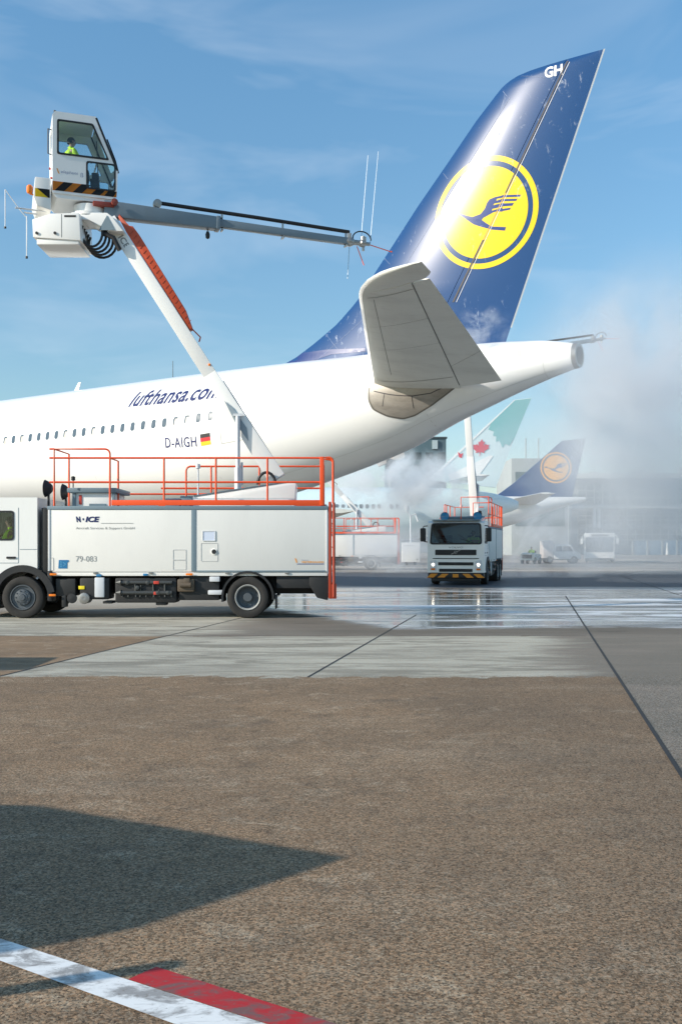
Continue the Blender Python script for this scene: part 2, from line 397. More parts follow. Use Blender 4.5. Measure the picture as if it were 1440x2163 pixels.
    ro = g.m('SUBTRACT', .82, g.m('MULTIPLY', wet, .50)); ro = g.m('SUBTRACT', ro, g.m('MULTIPLY', pud, .22)); ro = g.m('ADD', ro, g.m('MULTIPLY', slush, .35)); ro = g.m('SUBTRACT', ro, g.m('MULTIPLY', asph, .30))
    g.set(g.b.inputs['Roughness'], g.m('MAXIMUM', ro, .035))
    g.set(g.b.inputs['Specular IOR Level'], g.m('ADD', .08, g.m('MULTIPLY', wet, .42)))
    bp = g.n('ShaderNodeBump'); bp.inputs['Distance'].default_value = .02
    g.set(bp.inputs['Strength'], g.m('MULTIPLY', g.m('SUBTRACT', 1.0, g.m('MAXIMUM', pud, g.step(Y, 13, 30))), .35)); g.set(bp.inputs['Height'], fine)
    g.set(g.b.inputs['Normal'], bp.outputs[0])
    return m
mb = MB(); mb.grid([[(-2500, -300, 0), (2500, -300, 0)], [(-2500, 3500, 0), (2500, 3500, 0)]])
apron = mb.build('ground', ground_material(), kind='structure')

JOINT = paint('joint_filler', (.022, .022, .022), .8)
def strip(name, p, q, w, mat, z=.004):
    d = (Vector(q)-Vector(p)).normalized(); s = Vector((-d.y, d.x, 0))*w/2; o = Vector((0, 0, z))
    b = MB(); b.bm.faces.new([b.bm.verts.new(Vector(v)+o) for v in (Vector(p)-s, Vector(q)-s, Vector(q)+s, Vector(p)+s)])
    return b.build(name, mat, apron)
for uu, y0, y1, w in ((1.08, -2, 34, .038), (-2.9, 12.75, 24.5, .03), (-6.9, 9, 25, .035), (5.06, 2, 60, .05), (9.04, 10, 60, .05)):
    strip('joint', (uu+.194*y0, y0, 0), (uu+.194*y1, y1, 0), w, JOINT)
for yy, x0, x1 in ((18.72, -14, 4.6), (24.6, -16, 14), (38.5, -20, 30)):
    strip('joint', (x0, yy, 0), (x1, yy, 0), .03, JOINT, .0045)

def road_paint(name, c, wear):
    m = bpy.data.materials.new(name); g = NG(m); P = g.obj()
    a = g.noise(P, 55, 4, .7); b = g.noise(g.scaled(P, (1.2, 2.2, 1)), 4.2, 6, .68, .5); d = g.noise(g.scaled(P, (1, 6, 1)), 6, 4, .7, .3)
    f = g.m('MULTIPLY', g.step(b, .45, .62), wear, clamp=True)
    f2 = g.m('MULTIPLY', g.step(g.m('ADD', a, g.m('MULTIPLY', b, .35)), .78, .86), .6)
    k = g.mix(f, (*c, 1), (.10, .09, .085, 1)); k = g.mix(g.m('MULTIPLY', g.step(d, .56, .7), .25), k, (.12, .11, .10, 1)); k = g.mix(f2, k, (.16, .135, .11, 1))
    g.set(g.b.inputs['Base Color'], k); g.b.inputs['Roughness'].default_value = .7; return m
def marking(name, px, mat, label, z):
    b = MB(); b.bm.faces.new([b.bm.verts.new(v+Vector((0, 0, z))) for v in px]); o = b.build(name, mat, apron, normals=False); o['label'] = label; return o
def ext(a, b, k): return a + (b-a)*k
A0, A1 = ground(0, 1985), ground(270, 2072.5); A2 = ground(552, 2163); B0, B1 = ground(0, 2032), ground(360, 2163)
marking('road_marking', [ext(A1, A0, 3.5), A1, ext(A1, A2, 2.2), ext(B0, B1, 2.3), ext(B1, B0, 2.6)], road_paint('white_road_paint', (.72, .73, .72), .7), 'worn white painted line', .004)
C0, C1 = ground(330, 2045), ground(700, 2163)
mk = marking('road_marking', [ext(A1, A2, .0)+Vector((0, .004, 0)), ext(A1, A2, 2.2)+Vector((0, .004, 0)), ext(C0, C1, 2.4), C0], road_paint('red_road_paint', (.40, .012, .016), .8), 'red painted band with tyre scuffs', .004)

# ------------------------------------------------------------------ a figure sitting at controls
def skin_mesh(name, verts, edges, radii, mat, parent, root=0, sub=2):
    me = bpy.data.meshes.new(name); me.from_pydata([tuple(v) for v in verts], edges, []); o = bpy.data.objects.new(name, me); COL.objects.link(o)
    md = o.modifiers.new('skin', 'SKIN'); md.branch_smoothing = .6
    for i, r in enumerate(radii):
        me.skin_vertices[0].data[i].radius = (r, r) if not isinstance(r, tuple) else r
        me.skin_vertices[0].data[i].use_root = (i == root)
    ss = o.modifiers.new('sub', 'SUBSURF'); ss.levels = sub; ss.render_levels = sub
    bpy.context.view_layer.update()
    ev = o.evaluated_get(bpy.context.evaluated_depsgraph_get()); me2 = bpy.data.meshes.new_from_object(ev)
    o.modifiers.clear(); o.data = me2; bpy.data.meshes.remove(me)
    me2.name = name; me2.materials.clear(); me2.materials.append(mat)
    for p in me2.polygons: p.use_smooth = True
    if parent: o.parent = parent
    return o
SKIN = paint('skin', (.45, .26, .18), .5, dirt=.05); HIVIS = paint('hi_vis_yellow', (.62, .92, .02), .6, dirt=.08); TROUS = paint('dark_trousers', (.02, .025, .04), .8); HAIR = paint('dark_hair', (.012, .01, .009), .6)
def seated_person(label, loc, rz, group=None):
    """origin on the seat, facing +x"""
    root = thing('person', label, 'person', loc, rz, group)
    V, E, Rr = [], [], []
    def add(p, r, fr=None):
        V.append(Vector(p)); Rr.append(r)
        if fr is not None: E.append((fr, len(V)-1))
        return len(V)-1
    pel = add((0, 0, .12), (.15, .12)); be = add((.02, 0, .28), (.14, .11), pel); ch = add((.05, 0, .46), (.16, .12), be); nb = add((.07, 0, .58), .075, ch)
    nk = add((.085, 0, .66), .052, nb); jw = add((.115, 0, .72), .072, nk); hd = add((.105, 0, .80), (.078, .092), jw); cr = add((.10, 0, .885), .055, hd)
    for s in (-1, 1):
        sh = add((.05, s*.19, .53), .062, ch); el = add((.17, s*.25, .30), .046, sh); wr = add((.40, s*.20, .34), .030, el); pm = add((.47, s*.19, .345), (.036, .02), wr)
        for k, (dy, L) in enumerate(((-.028, .062), (-.010, .072), (.010, .068), (.027, .054))):
            a = add((.50+.012, s*.19+dy, .352), .0095, pm); b = add((.50+L*.65, s*.19+dy*1.1, .345), .0088, a); add((.50+L*.8, s*.19+dy*1.1, .318), .008, b)
        t1 = add((.46, s*.19-s*.04, .35), .011, pm); add((.50, s*.19-s*.055, .345), .009, t1)
        hp = add((.05, s*.10, .09), .095, pel); kn = add((.45, s*.13, .12), .065, hp); an = add((.44, s*.13, -.30), .042, kn); add((.56, s*.13, -.35), .04, an)
    body = skin_mesh('body', V, E, Rr, SKIN, root)
    # face
    b = MB()
    for s in (-1, 1): b.lathe([(0, 0), (.011, .004), (.013, .010)], (.186, s*.032, .795), (1, 0, 0), 10)
    b.build('eye', HAIR, root)
    b = MB(); b.prism([(.178, -.004, .80), (.178, .004, .80), (.180, .014, .762), (.180, -.014, .762)], (.028, 0, -.006), .006); b.build('nose', SKIN, root)
    b = MB(); b.beam((.184, -.024, .735), (.184, .024, .735), .012, .010, .003); b.build('mouth', paint('lips', (.30, .11, .09), .5), root)
    b = MB()
    for s in (-1, 1): b.lathe([(0, 0), (.022, .004), (.026, .012), (.012, .016)], (.10, s*.082, .785), (0, s, .0), 10)
    b.build('ear', SKIN, root)
    b = MB(); rows = []
    for i in range(7):
        a = R(90*i/6); rr = .1*math.cos(a); rows.append([(.092+rr*1.03*math.cos(t), rr*.92*math.sin(t), .80+.115*math.sin(a) - (.055 if math.cos(t) < .1 and i == 0 else 0) + (.035 if math.cos(t) > .5 and i == 0 else 0)) for t in [2*math.pi*k/20 for k in range(20)]])
    b.grid(rows, wrap=True).build('hair', HAIR, root)
    V, E, Rr = [], [], []
    p = add((0, 0, .14), (.175, .145)); c = add((.02, 0, .30), (.165, .135), p); d = add((.05, 0, .47), (.185, .145), c); cc_ = add((.068, 0, .60), .105, d); add((.08, 0, .675), .078, cc_)
    for s in (-1, 1):
        sh = add((.05, s*.205, .54), .095, d); el = add((.17, s*.255, .30), .066, sh); add((.36, s*.21, .335), .048, el)
    skin_mesh('jacket', V, E, Rr, HIVIS, root)
    V, E, Rr = [], [], []
    p = add((0, 0, .11), (.165, .13))
    for s in (-1, 1):
        hp = add((.06, s*.10, .09), .112, p); kn = add((.45, s*.13, .12), .082, hp); add((.44, s*.13, -.26), .062, kn)
    skin_mesh('trousers', V, E, Rr, TROUS, root)
    return root

# ------------------------------------------------------------------ the de-icing truck (front towards -x, near flank y = 0, length 8.8 m)
def Lx(px, yl=0.0): return (px-HX)*(23.333+yl)/F + 8.867
def Lz(py, yl=0.0): return EYE + (HY-py)*(23.333+yl)/F
def flank(a, b, c): return Vector((a, -c, b))          # plate on the near side: a along x, b up, c outwards

def wheel(root, x, y, sgn, kind):
    """y = outer face, sgn = outward direction"""
    w = thing_part('wheel', root)
    b = MB(); wd = .30 if kind == 'front' else .56
    b.lathe([(.29, -.02), (.33, .01), (.42, .018), (.475, 0.0), (.492, -.035), (.49, -wd+.035), (.475, -wd), (.42, -wd-.01), (.29, -wd+.02)], (x, y, .492), (0, sgn, 0), 48).build('tyre', RUBBER, w)
    b = MB()
    if kind == 'front':
        b.lathe([(.30, -.012), (.295, .012), (.275, .012), (.262, -.03), (.20, -.035), (.185, .022), (.13, .032), (.12, .045), (.08, .05), (.07, .075), (0, .078)], (x, y, .492), (0, sgn, 0), 40)
        for k in range(10): a = 2*math.pi*k/10; b.cyl((x+.158*math.cos(a), y+sgn*.02, .492+.158*math.sin(a)), (x+.158*math.cos(a), y+sgn*.052, .492+.158*math.sin(a)), .015, n=8)
        b.build('rim', RIM, w)
    else:
        b.lathe([(.305, -.012), (.298, .014), (.285, .014), (.270, -.02), (.262, -.02)], (x, y, .492), (0, sgn, 0), 40).build('rim_edge', RIMW, w)
        b = MB(); b.lathe([(.265, -.02), (.245, -.13), (.20, -.15), (.11, -.15), (.105, -.03), (.095, -.012), (0, -.012)], (x, y, .492), (0, sgn, 0), 40)
        for k in range(10): a = 2*math.pi*k/10; b.cyl((x+.185*math.cos(a), y-sgn*.15, .492+.185*math.sin(a)), (x+.185*math.cos(a), y-sgn*.11, .492+.185*math.sin(a)), .02, n=8)
        b.build('rim', RIM, w)
    return w
def thing_part(name, parent, loc=(0, 0, 0)):
    o = bpy.data.objects.new(name, None); COL.objects.link(o); o.parent = parent; o.location = loc; o.empty_display_size = .2; return o

def build_truck(root, pivot, top, alpha, spray_len, full=True, lights=False, rear_axles=(6.68,), slope=-.018):
    # ---------------- cab
    fx = lambda z: 0.02*max(0, (z-.55))/1.2 if z < 1.75 else .02+.12*(z-1.75)   # slant of the front face
    prof = [(0, .55), (.02, 1.75), (.14, 2.74), (.30, 2.84), (1.74, 2.84), (1.74, 1.10)] + [(1.40+.68*math.cos(R(a)), .492+.68*math.sin(R(a))) for a in (62, 80, 100, 120, 140, 158)] + [(.74, .55)]
    win = rpoly([(.33, 1.86), (1.17, 1.86), (1.17, 2.50), (.46, 2.50)], .07)
    b = MB()
    b.plate(prof, [win], lambda a, z, c: Vector((a, .035-c, z)), .035)
    b.plate(prof, [win], lambda a, z, c: Vector((a, 2.465+c, z)), .035)
    ws = rpoly([(.14, 1.84), (2.36, 1.84), (2.30, 2.70), (.20, 2.70)], .12)
    b.plate([(0.036, .55), (2.464, .55), (2.464, 1.75), (.036, 1.75)], [], lambda y, z, c: Vector((fx(z)+.035-c, y, z)), .035)
    b.plate([(0.036, 1.75), (2.464, 1.75), (2.464, 2.74), (.036, 2.74)], [ws], lambda y, z, c: Vector((fx(z)+.035-c, y, z)), .035)
    b.prism([(.141, .04, 2.741), (.30, .04, 2.838), (1.738, .04, 2.838), (1.738, .04, 2.79), (.31, .04, 2.79), (.175, .04, 2.72)], (0, 2.42, 0))
    b.box((1.70, .036, 1.1), (1.738, 2.464, 2.789)); b.box((.06, .036, 1.12), (1.70, 2.464, 1.17))
    cab = b.build('cab', WHITE, root)
    b = MB(); b.box((.30, .05, 1.171), (1.69, 2.45, 1.20)); b.box((1.0, .3, 1.2), (1.5, .9, 1.52), .05); b.box((1.38, .3, 1.5), (1.5, .9, 2.2), .05); b.box((1.0, 1.6, 1.2), (1.5, 2.2, 1.52), .05); b.box((1.38, 1.6, 1.5), (1.5, 2.2, 2.2), .05)
    b.box((.12, .06, 1.3), (.45, 2.44, 1.80), .06); b.lathe([(.20, 0), (.22, .02), (.20, .04), (.18, .02), (.20, 0)], (.62, .6, 1.86), (-.5, 0, .85), 20); b.build('interior', INTER, cab)
    b = MB(); b.plate(win, [], lambda a, z, c: Vector((a, .022-c, z)), .006); b.plate(win, [], lambda a, z, c: Vector((a, 2.478+c, z)), .006); b.build('side_window', CLEAR, cab, normals=False)
    b = MB(); b.plate(rpoly([(.30, 1.83), (1.20, 1.83), (1.20, 2.53), (.44, 2.53)], .08), [rpoly([(.345, 1.87), (1.16, 1.87), (1.16, 2.49), (.468, 2.49)], .06)], lambda a, z, c: Vector((a, -.004-c, z)), .008); b.build('window_seal', BLACK, cab)
    b = MB(); b.plate(ws, [], lambda y, z, c: Vector((fx(z)+.012-c, y, z)), .006); b.build('windscreen', DARKG, cab, normals=False)
    b = MB(); b.plate(rpoly([(.09, 1.79), (2.41, 1.79), (2.35, 2.745), (.15, 2.745)], .14), [rpoly([(.16, 1.86), (2.34, 1.86), (2.28, 2.68), (.22, 2.68)], .12)], lambda y, z, c: Vector((fx(z)-.004-c, y, z)), .01); b.build('windscreen_frame', BLACK, cab)
    b = MB(); b.plate(rrect(1.02, 1.40, 1.24, 1.45, .015), [], flank, .02); b.plate(rrect(.30, 1.40, .62, 1.44, .01), [], flank, .006); b.build('door_handle', BLACK, cab)
    b = MB()
    for p in ([(.20, 1.30), (1.30, 1.30), (1.30, 2.60)],): 
        for i in range(len(p)-1): b.beam((p[i][0], -.001, p[i][1]), (p[i+1][0], -.001, p[i+1][1]), .006, .012)
    b.beam((1.33, -.001, 1.62), (1.74, -.001, 1.62), .006, .012); b.build('door_seam', GREY, cab)
    b = MB()
    for y0, y1 in ((.35, 1.05), (1.25, 1.95)): b.tube([(-.005, y0, 1.83), (.02, y0+.2, 1.88), (.045, y1, 2.05)], .012, 6); b.beam((.005, y1-.45, 1.89), (.075, y1+.12, 2.25), .02, .012)
    b.build('wiper', BLACK, cab)
    b = MB(); b.box((.10, .18, 2.845), (.34, 2.32, 2.90), .02); b.build('sun_visor', DARKG if False else GREY, cab)
    # front: grilles, headlights, bumper
    b = MB()
    for z0, z1, w in ((1.32, 1.56, 1.82), (1.15, 1.19, 2.05), (.87, 1.01, 1.56), (.58, .72, 1.48)):
        b.plate(rrect(1.25-w/2, z0, 1.25+w/2, z1, .02), [], lambda y, z, c: Vector((fx(z)-c, y, z)), .012)
        if z1-z0 > .1:
            for k in range(3): zz = z0+(z1-z0)*(k+.5)/3; b.beam((fx(zz)-.016, 1.25-w/2+.03, zz), (fx(zz)-.016, 1.25+w/2-.03, zz), .02, .012)
    b.build('grille', BLACK, cab)
    b = MB(); b.lathe([(.045, 0), (.06, .012), (.075, 0)], (.0, 1.25, 1.45), (-1, 0, 0), 24); b.beam((-.02, 1.45, 1.36), (-.02, 1.05, 1.54), .02, .03); b.build('emblem', STEEL, cab)
    if full or lights:
        b = MB(); b.text('VOLVO', .93, 1.57, 1.625, 1.70, lambda y, z: Vector((-.004+fx(z), 2.5-y, z)), maxlen=1); b.build('lettering', GTEXT, cab, normals=False)
    for y in (.25, 2.25):
        b = MB(); b.plate(rpoly([(y-.14, .62), (y+.14, .66), (y+.14, 1.07), (y-.14, 1.10)], .05), [], lambda a, z, c: Vector((fx(z)-c, a, z)), .03)
        h = b.build('headlight', LGREY, cab)
        b = MB(); b.lathe([(0, .018), (.035, .014), (.055, 0)], (-.03, y, .90), (-1, 0, 0), 20); b.build('lamp', HEAD if lights else STEEL, h)
        b = MB(); b.plate(rrect(y-.09, .66, y+.09, .74, .02), [], lambda a, z, c: Vector((-.03-c, a, z)), .012); b.build('indicator', AMBER, h)
    b = MB(); b.box((-.05, .02, .30), (.55, 2.48, .53), .04); b.box((.05, .2, .16), (.5, 2.3, .30), .03); bum = b.build('bumper', BLACK, root)
    b = MB()
    for k, yc in enumerate((.22, .70, 1.25, 1.80, 2.28)):
        d = .10 if yc < 1.2 else (-.10 if yc > 1.3 else 0); b.plate([(yc-.15-d, .33), (yc+.15-d, .33), (yc+.15+d, .50), (yc-.15+d, .50)] if d else [(yc-.13, .34), (yc+.13, .34), (yc+.13, .49), (yc-.13, .49)], [], lambda a, z, c: Vector((-.051-c, a, z)), .004)
    b.build('hazard_stripe', HAZO, bum)
    if lights:
        b = MB(); b.plate(rrect(.30, 1.90, .68, 2.02, .01), [], lambda y, z, c: Vector((fx(z)+.05-c, 2.5-y, z)), .004).build('paper_card', CARD, cab)
        b = MB(); b.plate(rrect(.22, 1.88, .55, 2.0, .01), [], lambda y, z, c: Vector((fx(z)+.05-c, y, z)), .004).build('paper_card', HAZO, cab)
    for s, y in ((-1, -.02), (1, 2.52)):
        b = MB(); b.box((-.10, min(y+s*.06, y+s*.30), 1.92), (.08, max(y+s*.06, y+s*.30), 2.52), .05); b.tube([(.14, y, 2.62), (.02, y+s*.16, 2.60), (.0, y+s*.18, 2.5)], .022); b.tube([(.10, y, 1.9), (0, y+s*.14, 1.93)], .022); b.build('mirror', BLACK, cab)
    # mudguard of the front wheel
    def fender(x, r0, r1, a0, a1, y0, y1, name='mudguard'):
        b = MB(); n = 22; rows = []
        for k in range(n+1):
            a = R(a0+(a1-a0)*k/n); c, s_ = math.cos(a), math.sin(a)
            rows.append([(x+r0*c, y0, .492+r0*s_), (x+r1*c, y0, .492+r1*s_), (x+r1*c, y1, .492+r1*s_), (x+r0*c, y1, .492+r0*s_)])
        b.grid(rows, cap=True, wrap=True); return b.build(name, BLACK, root)
    for y0, y1 in ((-.03, .42), (2.08, 2.53)): fender(1.40, .60, .76, 10, 168, y0, y1)
    b = MB(); b.box((1.98, -.02, .40), (2.09, .35, 1.12), .03); b.build('mudguard', BLACK, root)
    wheel(root, 1.40, 0.0, -1, 'front'); wheel(root, 1.40, 2.5, 1, 'front')
    for rx in rear_axles:
        wheel(root, rx, 0.0, -1, 'rear'); wheel(root, rx, 2.5, 1, 'rear')
        for y0, y1 in ((-.035, .58), (1.92, 2.535)): fender(rx, .57, .62, -5, 190, y0, y1)
        b = MB(); b.box((rx+.64, -.02, .22), (rx+.665, .56, .55), .005); b.build('mud_flap', BLACK, root)
    # chassis and what hangs under the tank
    b = MB(); b.box((1.75, .62, .55), (8.45, 1.88, .985), .02); b.box((1.82, .05, 1.0), (1.97, 2.45, 2.60), .03); b.beam((1.4, .35, .49), (1.4, 2.15, .49), .16, .16)
    for rx in rear_axles: b.beam((rx, .5, .49), (rx, 2.0, .49), .22, .22, .05)
    b.box((7.35, .1, .70), (8.42, 2.4, .985), .02); b.prism([(8.12, .06, .98), (8.12, .06, .78), (8.30, .06, .48), (8.56, .06, .42), (8.56, .06, .98)], (0, 2.38, 0), .02)
    b.build('chassis', CHAS, root)
    b = MB(); b.box((2.15, .06, .52), (2.62, .60, .93), .03); b.box((2.72, .05, .44), (3.42, .62, .95), .05); b.box((3.55, .06, .36), (5.0, .62, .95), .05); b.box((5.05, .1, .42), (6.0, .62, .97), .03); b.box((2.30, .05, .26), (2.40, .25, .54), .01); b.box((3.25, .1, .34), (3.48, .5, .40), .02); b.box((4.5, .1, .30), (4.75, .4, .37), .02)
    tk = b.build('equipment_box', CHAS, root)
    b = MB(); b.cyl((2.84, .02, .47), (2.84, .3, .47), .13, n=24); b.lathe([(.135, 0), (.125, .04), (.05, .06), (0, .05)], (2.84, .02, .47), (0, -1, 0), 24); b.build('filter_drum', STEEL, root)
    b = MB(); b.lathe([(.12, 0), (.11, .03), (0, .04)], (2.55, .03, .47), (0, -1, 0), 24); b.build('filter_drum', BLACK, root)
    b = MB(); b.box((3.08, .0, .49), (3.31, .12, .96), .03); b.build('control_box', LGREY, root)
    b = MB(); b.cyl((3.7, .03, .84), (4.9, .03, .84), .045); b.cyl((3.7, .03, .60), (4.9, .03, .60), .05); b.lathe([(.02, 0), (.075, .12)], (3.58, .03, .84), (1, 0, 0), 14); b.lathe([(.02, 0), (.075, .12)], (3.58, .03, .60), (1, 0, 0), 14)
    for k in range(9): b.cyl((3.75+k*.14+random.uniform(-.03, .03), .03, .5), (3.75+k*.14, .03, random.uniform(.62, .92)), random.uniform(.012, .026), n=8)
    for k in range(5): b.lathe([(0, -.03), (.05, -.02), (.05, .02), (0, .03)], (3.85+k*.24, -.0, random.choice((.60, .72, .84))), (0, 1, 0), 12)
    b.build('pipework', paint('pipe_grime', (.06, .065, .065), .5, dirt=.5, metal=.4), root)
    for z in (.84, .59): b = MB(); b.box((4.47, -.02, z-.035), (4.60, .06, z+.035), .01); b.build('valve_handle', RED, root)
    b = MB(); b.box((5.02, .02, .62), (5.42, .3, .92), .04); b.cyl((5.1, .0, .78), (5.35, .0, .78), .06); b.box((5.18, -.01, .80), (5.32, .2, .94), .01); b.build('pump', paint('pump_brown', (.10, .075, .05), .6, dirt=.5), root)
    b = MB(); b.box((5.78, .0, .86), (6.02, .14, .98), .02); b.box((5.74, .02, .55), (6.10, .3, .66), .03); b.build('bracket', LGREY, root)
    b = MB(); b.box((2.70, .035, .68), (2.84, .052, .76), .004); b.build('warning_sticker', YEL, root)
    for x, z in ((2.12, 1.035), (5.31, 1.035), (2.10, .545)): b = MB(); b.box((x-.08, -.028, z-.025), (x+.08, .0, z+.025), .008); b.build('side_marker', AMBER, root)
    # ---------------- tank body
    b = MB(); b.box((1.985, .012, 1.09), (8.555, 2.488, 2.55), .015); b.box((1.985, .03, .995), (8.545, 2.47, 1.088), .01)
    tank = b.build('tank_body', PANEL, root)
    b = MB(); b.box((1.97, .0, 2.552), (8.57, 2.5, 2.64), .012); b.box((5.355, .001, 1.10), (5.465, .03, 2.551), .006); b.box((5.355, 2.47, 1.10), (5.465, 2.499, 2.551), .006); b.build('frame', GREY, tank)
    b = MB(); b.box((5.466, .004, 1.092), (8.55, .014, 1.125), .003); b.build('seam', GREY, tank)
    if full:
        b = MB(); b.text('N', Lx(160), Lx(170.5), Lz(1103), Lz(1091), lambda x, z: Vector((x, .006, z)), bold=.05, shear=-.2, maxlen=1)
        b.flat([(Lx(174), Lz(1099)), (Lx(177), Lz(1099)), (Lx(177), Lz(1094.5)), (Lx(174), Lz(1094.5))], lambda x, z: Vector((x, .006, z)), 1)
        b.text('ICE', Lx(180), Lx(210), Lz(1103), Lz(1091), lambda x, z: Vector((x, .006, z)), bold=.045, shear=.2, maxlen=1)
        b.build('lettering', NAVY, tank, normals=False)
        b = MB(); b.text('Aircraft Services & Support GmbH', Lx(160), Lx(284), Lz(1119.5), Lz(1113), lambda x, z: Vector((x, .006, z)), bold=.0, maxlen=1).build('lettering', GTEXT, tank, normals=False)
        b = MB(); b.text('79-083', Lx(160), Lx(204), Lz(1186.5), Lz(1174.5), lambda x, z: Vector((x, .006, z)), bold=.0, maxlen=1).build('lettering', paint('lettering_pale', (.36, .37, .36), .5), tank, normals=False)
        b = MB(); b.plate([(Lx(213), Lz(1105.5)), (Lx(281), Lz(1105.5)), (Lx(281), Lz(1104.9)), (Lx(213), Lz(1104.9))], [], lambda x, z, c: Vector((x, .008-c, z)), .004).build('lettering', GTEXT, tank)
        b = MB(); b.plate([(Lx(123), Lz(1201)), (Lx(142), Lz(1201)), (Lx(142), Lz(1189)), (Lx(146), Lz(1185)), (Lx(144), Lz(1183)), (Lx(124), Lz(1183))], [], lambda x, z, c: Vector((x, .01-c, z)), .004).build('blue_sticker', BLUE, tank)
        b = MB(); b.text('B', Lx(127), Lx(131), Lz(1198), Lz(1186), lambda x, z: Vector((x, .003, z)), maxlen=1); b.text('>', Lx(133), Lx(139), Lz(1197), Lz(1187), lambda x, z: Vector((x, .003, z)), maxlen=1)
        b.build('sticker_lettering', paint('sticker_pale_blue', (.10, .34, .55), .5), tank, normals=False)
        def frame_on(x0, z0, x1, z1, w=.010): return [rrect(Lx(x0), Lz(z0), Lx(x1), Lz(z1), .02), rrect(Lx(x0)+w, Lz(z0)+w, Lx(x1)-w, Lz(z1)-w, .015)]
        o, i = frame_on(427, 1143, 455, 1121, .02)
        b = MB(); b.plate(o, [i], lambda x, z, c: Vector((x, .011-c, z)), .015).build('plate_frame', LGREY, tank)
        b = MB(); b.plate(i, [], lambda x, z, c: Vector((x, .011-c, z)), .006); b.build('plate', paint('pale_blue_plate', (.62, .68, .80), .4), tank)
        for q in ((424, 1186, 460, 1147), (365, 1204, 393, 1183), (365, 1183, 393, 1161), (101, 1205, 113, 1178)):
            o, i = frame_on(*q); b = MB(); b.plate(o, [i], lambda x, z, c: Vector((x, .011-c, z)), .006).build('hatch_seam', paint('panel_seam', (.5, .5, .49), .5), tank)
        b = MB(); b.lathe([(.075, 0), (.07, .02), (.0, .022)], (Lx(452), .012, Lz(1165.5)), (0, -1, 0), 20); b.build('lock_collar', WHITE, tank)
        b = MB(); b.lathe([(.055, .022), (.05, .03), (0, .028)], (Lx(452), .012, Lz(1165.5)), (0, -1, 0), 20); b.build('lock', CHAS, tank)
        b = MB(); b.text('VESTERGAARD', Lx(636), Lx(684), Lz(1189.2), Lz(1185.4), lambda x, z: Vector((x, .006, z)), bold=.03, maxlen=1); b.flat([(Lx(622), Lz(1179)), (Lx(625.5), Lz(1180)), (Lx(628), Lz(1188)), (Lx(625.5), Lz(1189.5))], lambda x, z: Vector((x, .006, z)), 1); b.build('lettering', LORA, tank, normals=False)
        b = MB(); b.flat([(Lx(625), Lz(1192.3)), (Lx(684), Lz(1192.3)), (Lx(684), Lz(1190.6)), (Lx(630), Lz(1190.6))], lambda x, z: Vector((x, .006, z)), 1); b.text('Elephant', Lx(637), Lx(652), Lz(1184.8), Lz(1182.3), lambda x, z: Vector((x, .006, z)), maxlen=1); b.build('lettering', paint('lettering_slate', (.12, .14, .28), .5), tank, normals=False)
        b = MB(); b.box((Lx(302), .0, 1.0), (Lx(312), .03, 1.05), .01); b.box((Lx(203), .0, .98), (Lx(214), .04, 1.03), .01); b.build('side_light', BLUE, tank)
    for x in (3.1, 4.4, 6.2, 7.6):
        b = MB(); b.box((x-.05, -.004, 1.045), (x+.05, .03, 1.083), .005); b.build('latch', STEEL, tank)
    b = MB(); b.box((2.0, -.002, 1.0), (2.04, .014, 2.55), .004); b.box((8.515, -.002, 1.10), (8.553, .014, 2.55), .004); b.build('corner_trim', LGREY, tank)
    # ---------------- deck, rails, ladder
    b = MB(); b.box((3.48, .0, 2.655), (8.46, .03, 2.78), .006); b.box((3.48, 2.47, 2.655), (8.46, 2.5, 2.78), .006); b.box((8.40, .031, 2.655), (8.43, 2.469, 2.78), .006); b.build('kick_plate', ORANGE, root)
    b = MB()
    def rail(pts, r=.024, closed=False): b.tube(pts, r, 8, closed)
    def hoop(x0, x1, z0, z1, y, rr=.12, left=False, right=True):
        p = [(x0, y, z0)]
        p += [(x0+rr-rr*math.cos(R(a)), y, z1-rr+rr*math.sin(R(a))) for a in range(0, 91, 18)] if left else [(x0, y, z1)]
        p += [(x1-rr+rr*math.sin(R(a)), y, z1-rr+rr*math.cos(R(a))) for a in range(0, 91, 18)] if right else [(x1, y, z1)]
        p += [(x1, y, z0)]; return p
    y = .03
    rail(hoop(2.13, 3.44, 2.64, 3.98, y)); rail([(2.02, y, 3.98), (2.13, y, 3.98)]); rail([(2.02, y, 3.77), (8.42, y, 3.77)]); rail([(2.02, y, 3.20), (8.42, y, 3.20)])
    for x in (4.71, 5.93, 7.14): rail([(x, y, 2.66), (x, y, 3.77)])
    y = 2.47
    rail(hoop(4.85, 8.42, 2.66, 3.77, y, left=True, right=False)); rail([(4.2, y, 3.20), (8.42, y, 3.20)]); rail([(3.4, y, 3.05), (6.2, y, 3.05)])
    for x in (5.5, 6.75): rail([(x, y, 2.66), (x, y, 3.77)])
    rail([(8.42, .03, 3.2), (8.42, 1.6, 3.2)]); rail([(8.42, .95, 3.77), (8.42, 2.47, 3.77), (8.42, 2.47, 2.66)])
    rail([(2.13, .03, 3.98), (2.13, 1.3, 3.98), (2.13, 1.3, 2.65)]); rail([(3.44, .03, 3.77), (3.44, .9, 3.77), (3.44, .9, 2.65)])
    b.build('guard_rail', ORANGE, root)
    b = MB(); b.box((8.37, -.01, 2.65), (8.47, .10, 3.80), .015); b.tube(hoop(8.40, 8.68, 2.72, 3.78, .05, .10), .028); b.tube(hoop(8.40, 8.68, 2.72, 3.78, .52, .10), .028); b.build('ladder_hoop', ORANGE, root)
    b = MB()
    for y in (.03, .55):
        b.box((8.575, y-.02, .47), (8.64, y+.02, 2.74), .008); b.tube([(8.70, y, 2.72), (8.70, y, .5)], .032, 8); b.box((8.58, y-.015, .46), (8.76, y+.015, .80), .01)
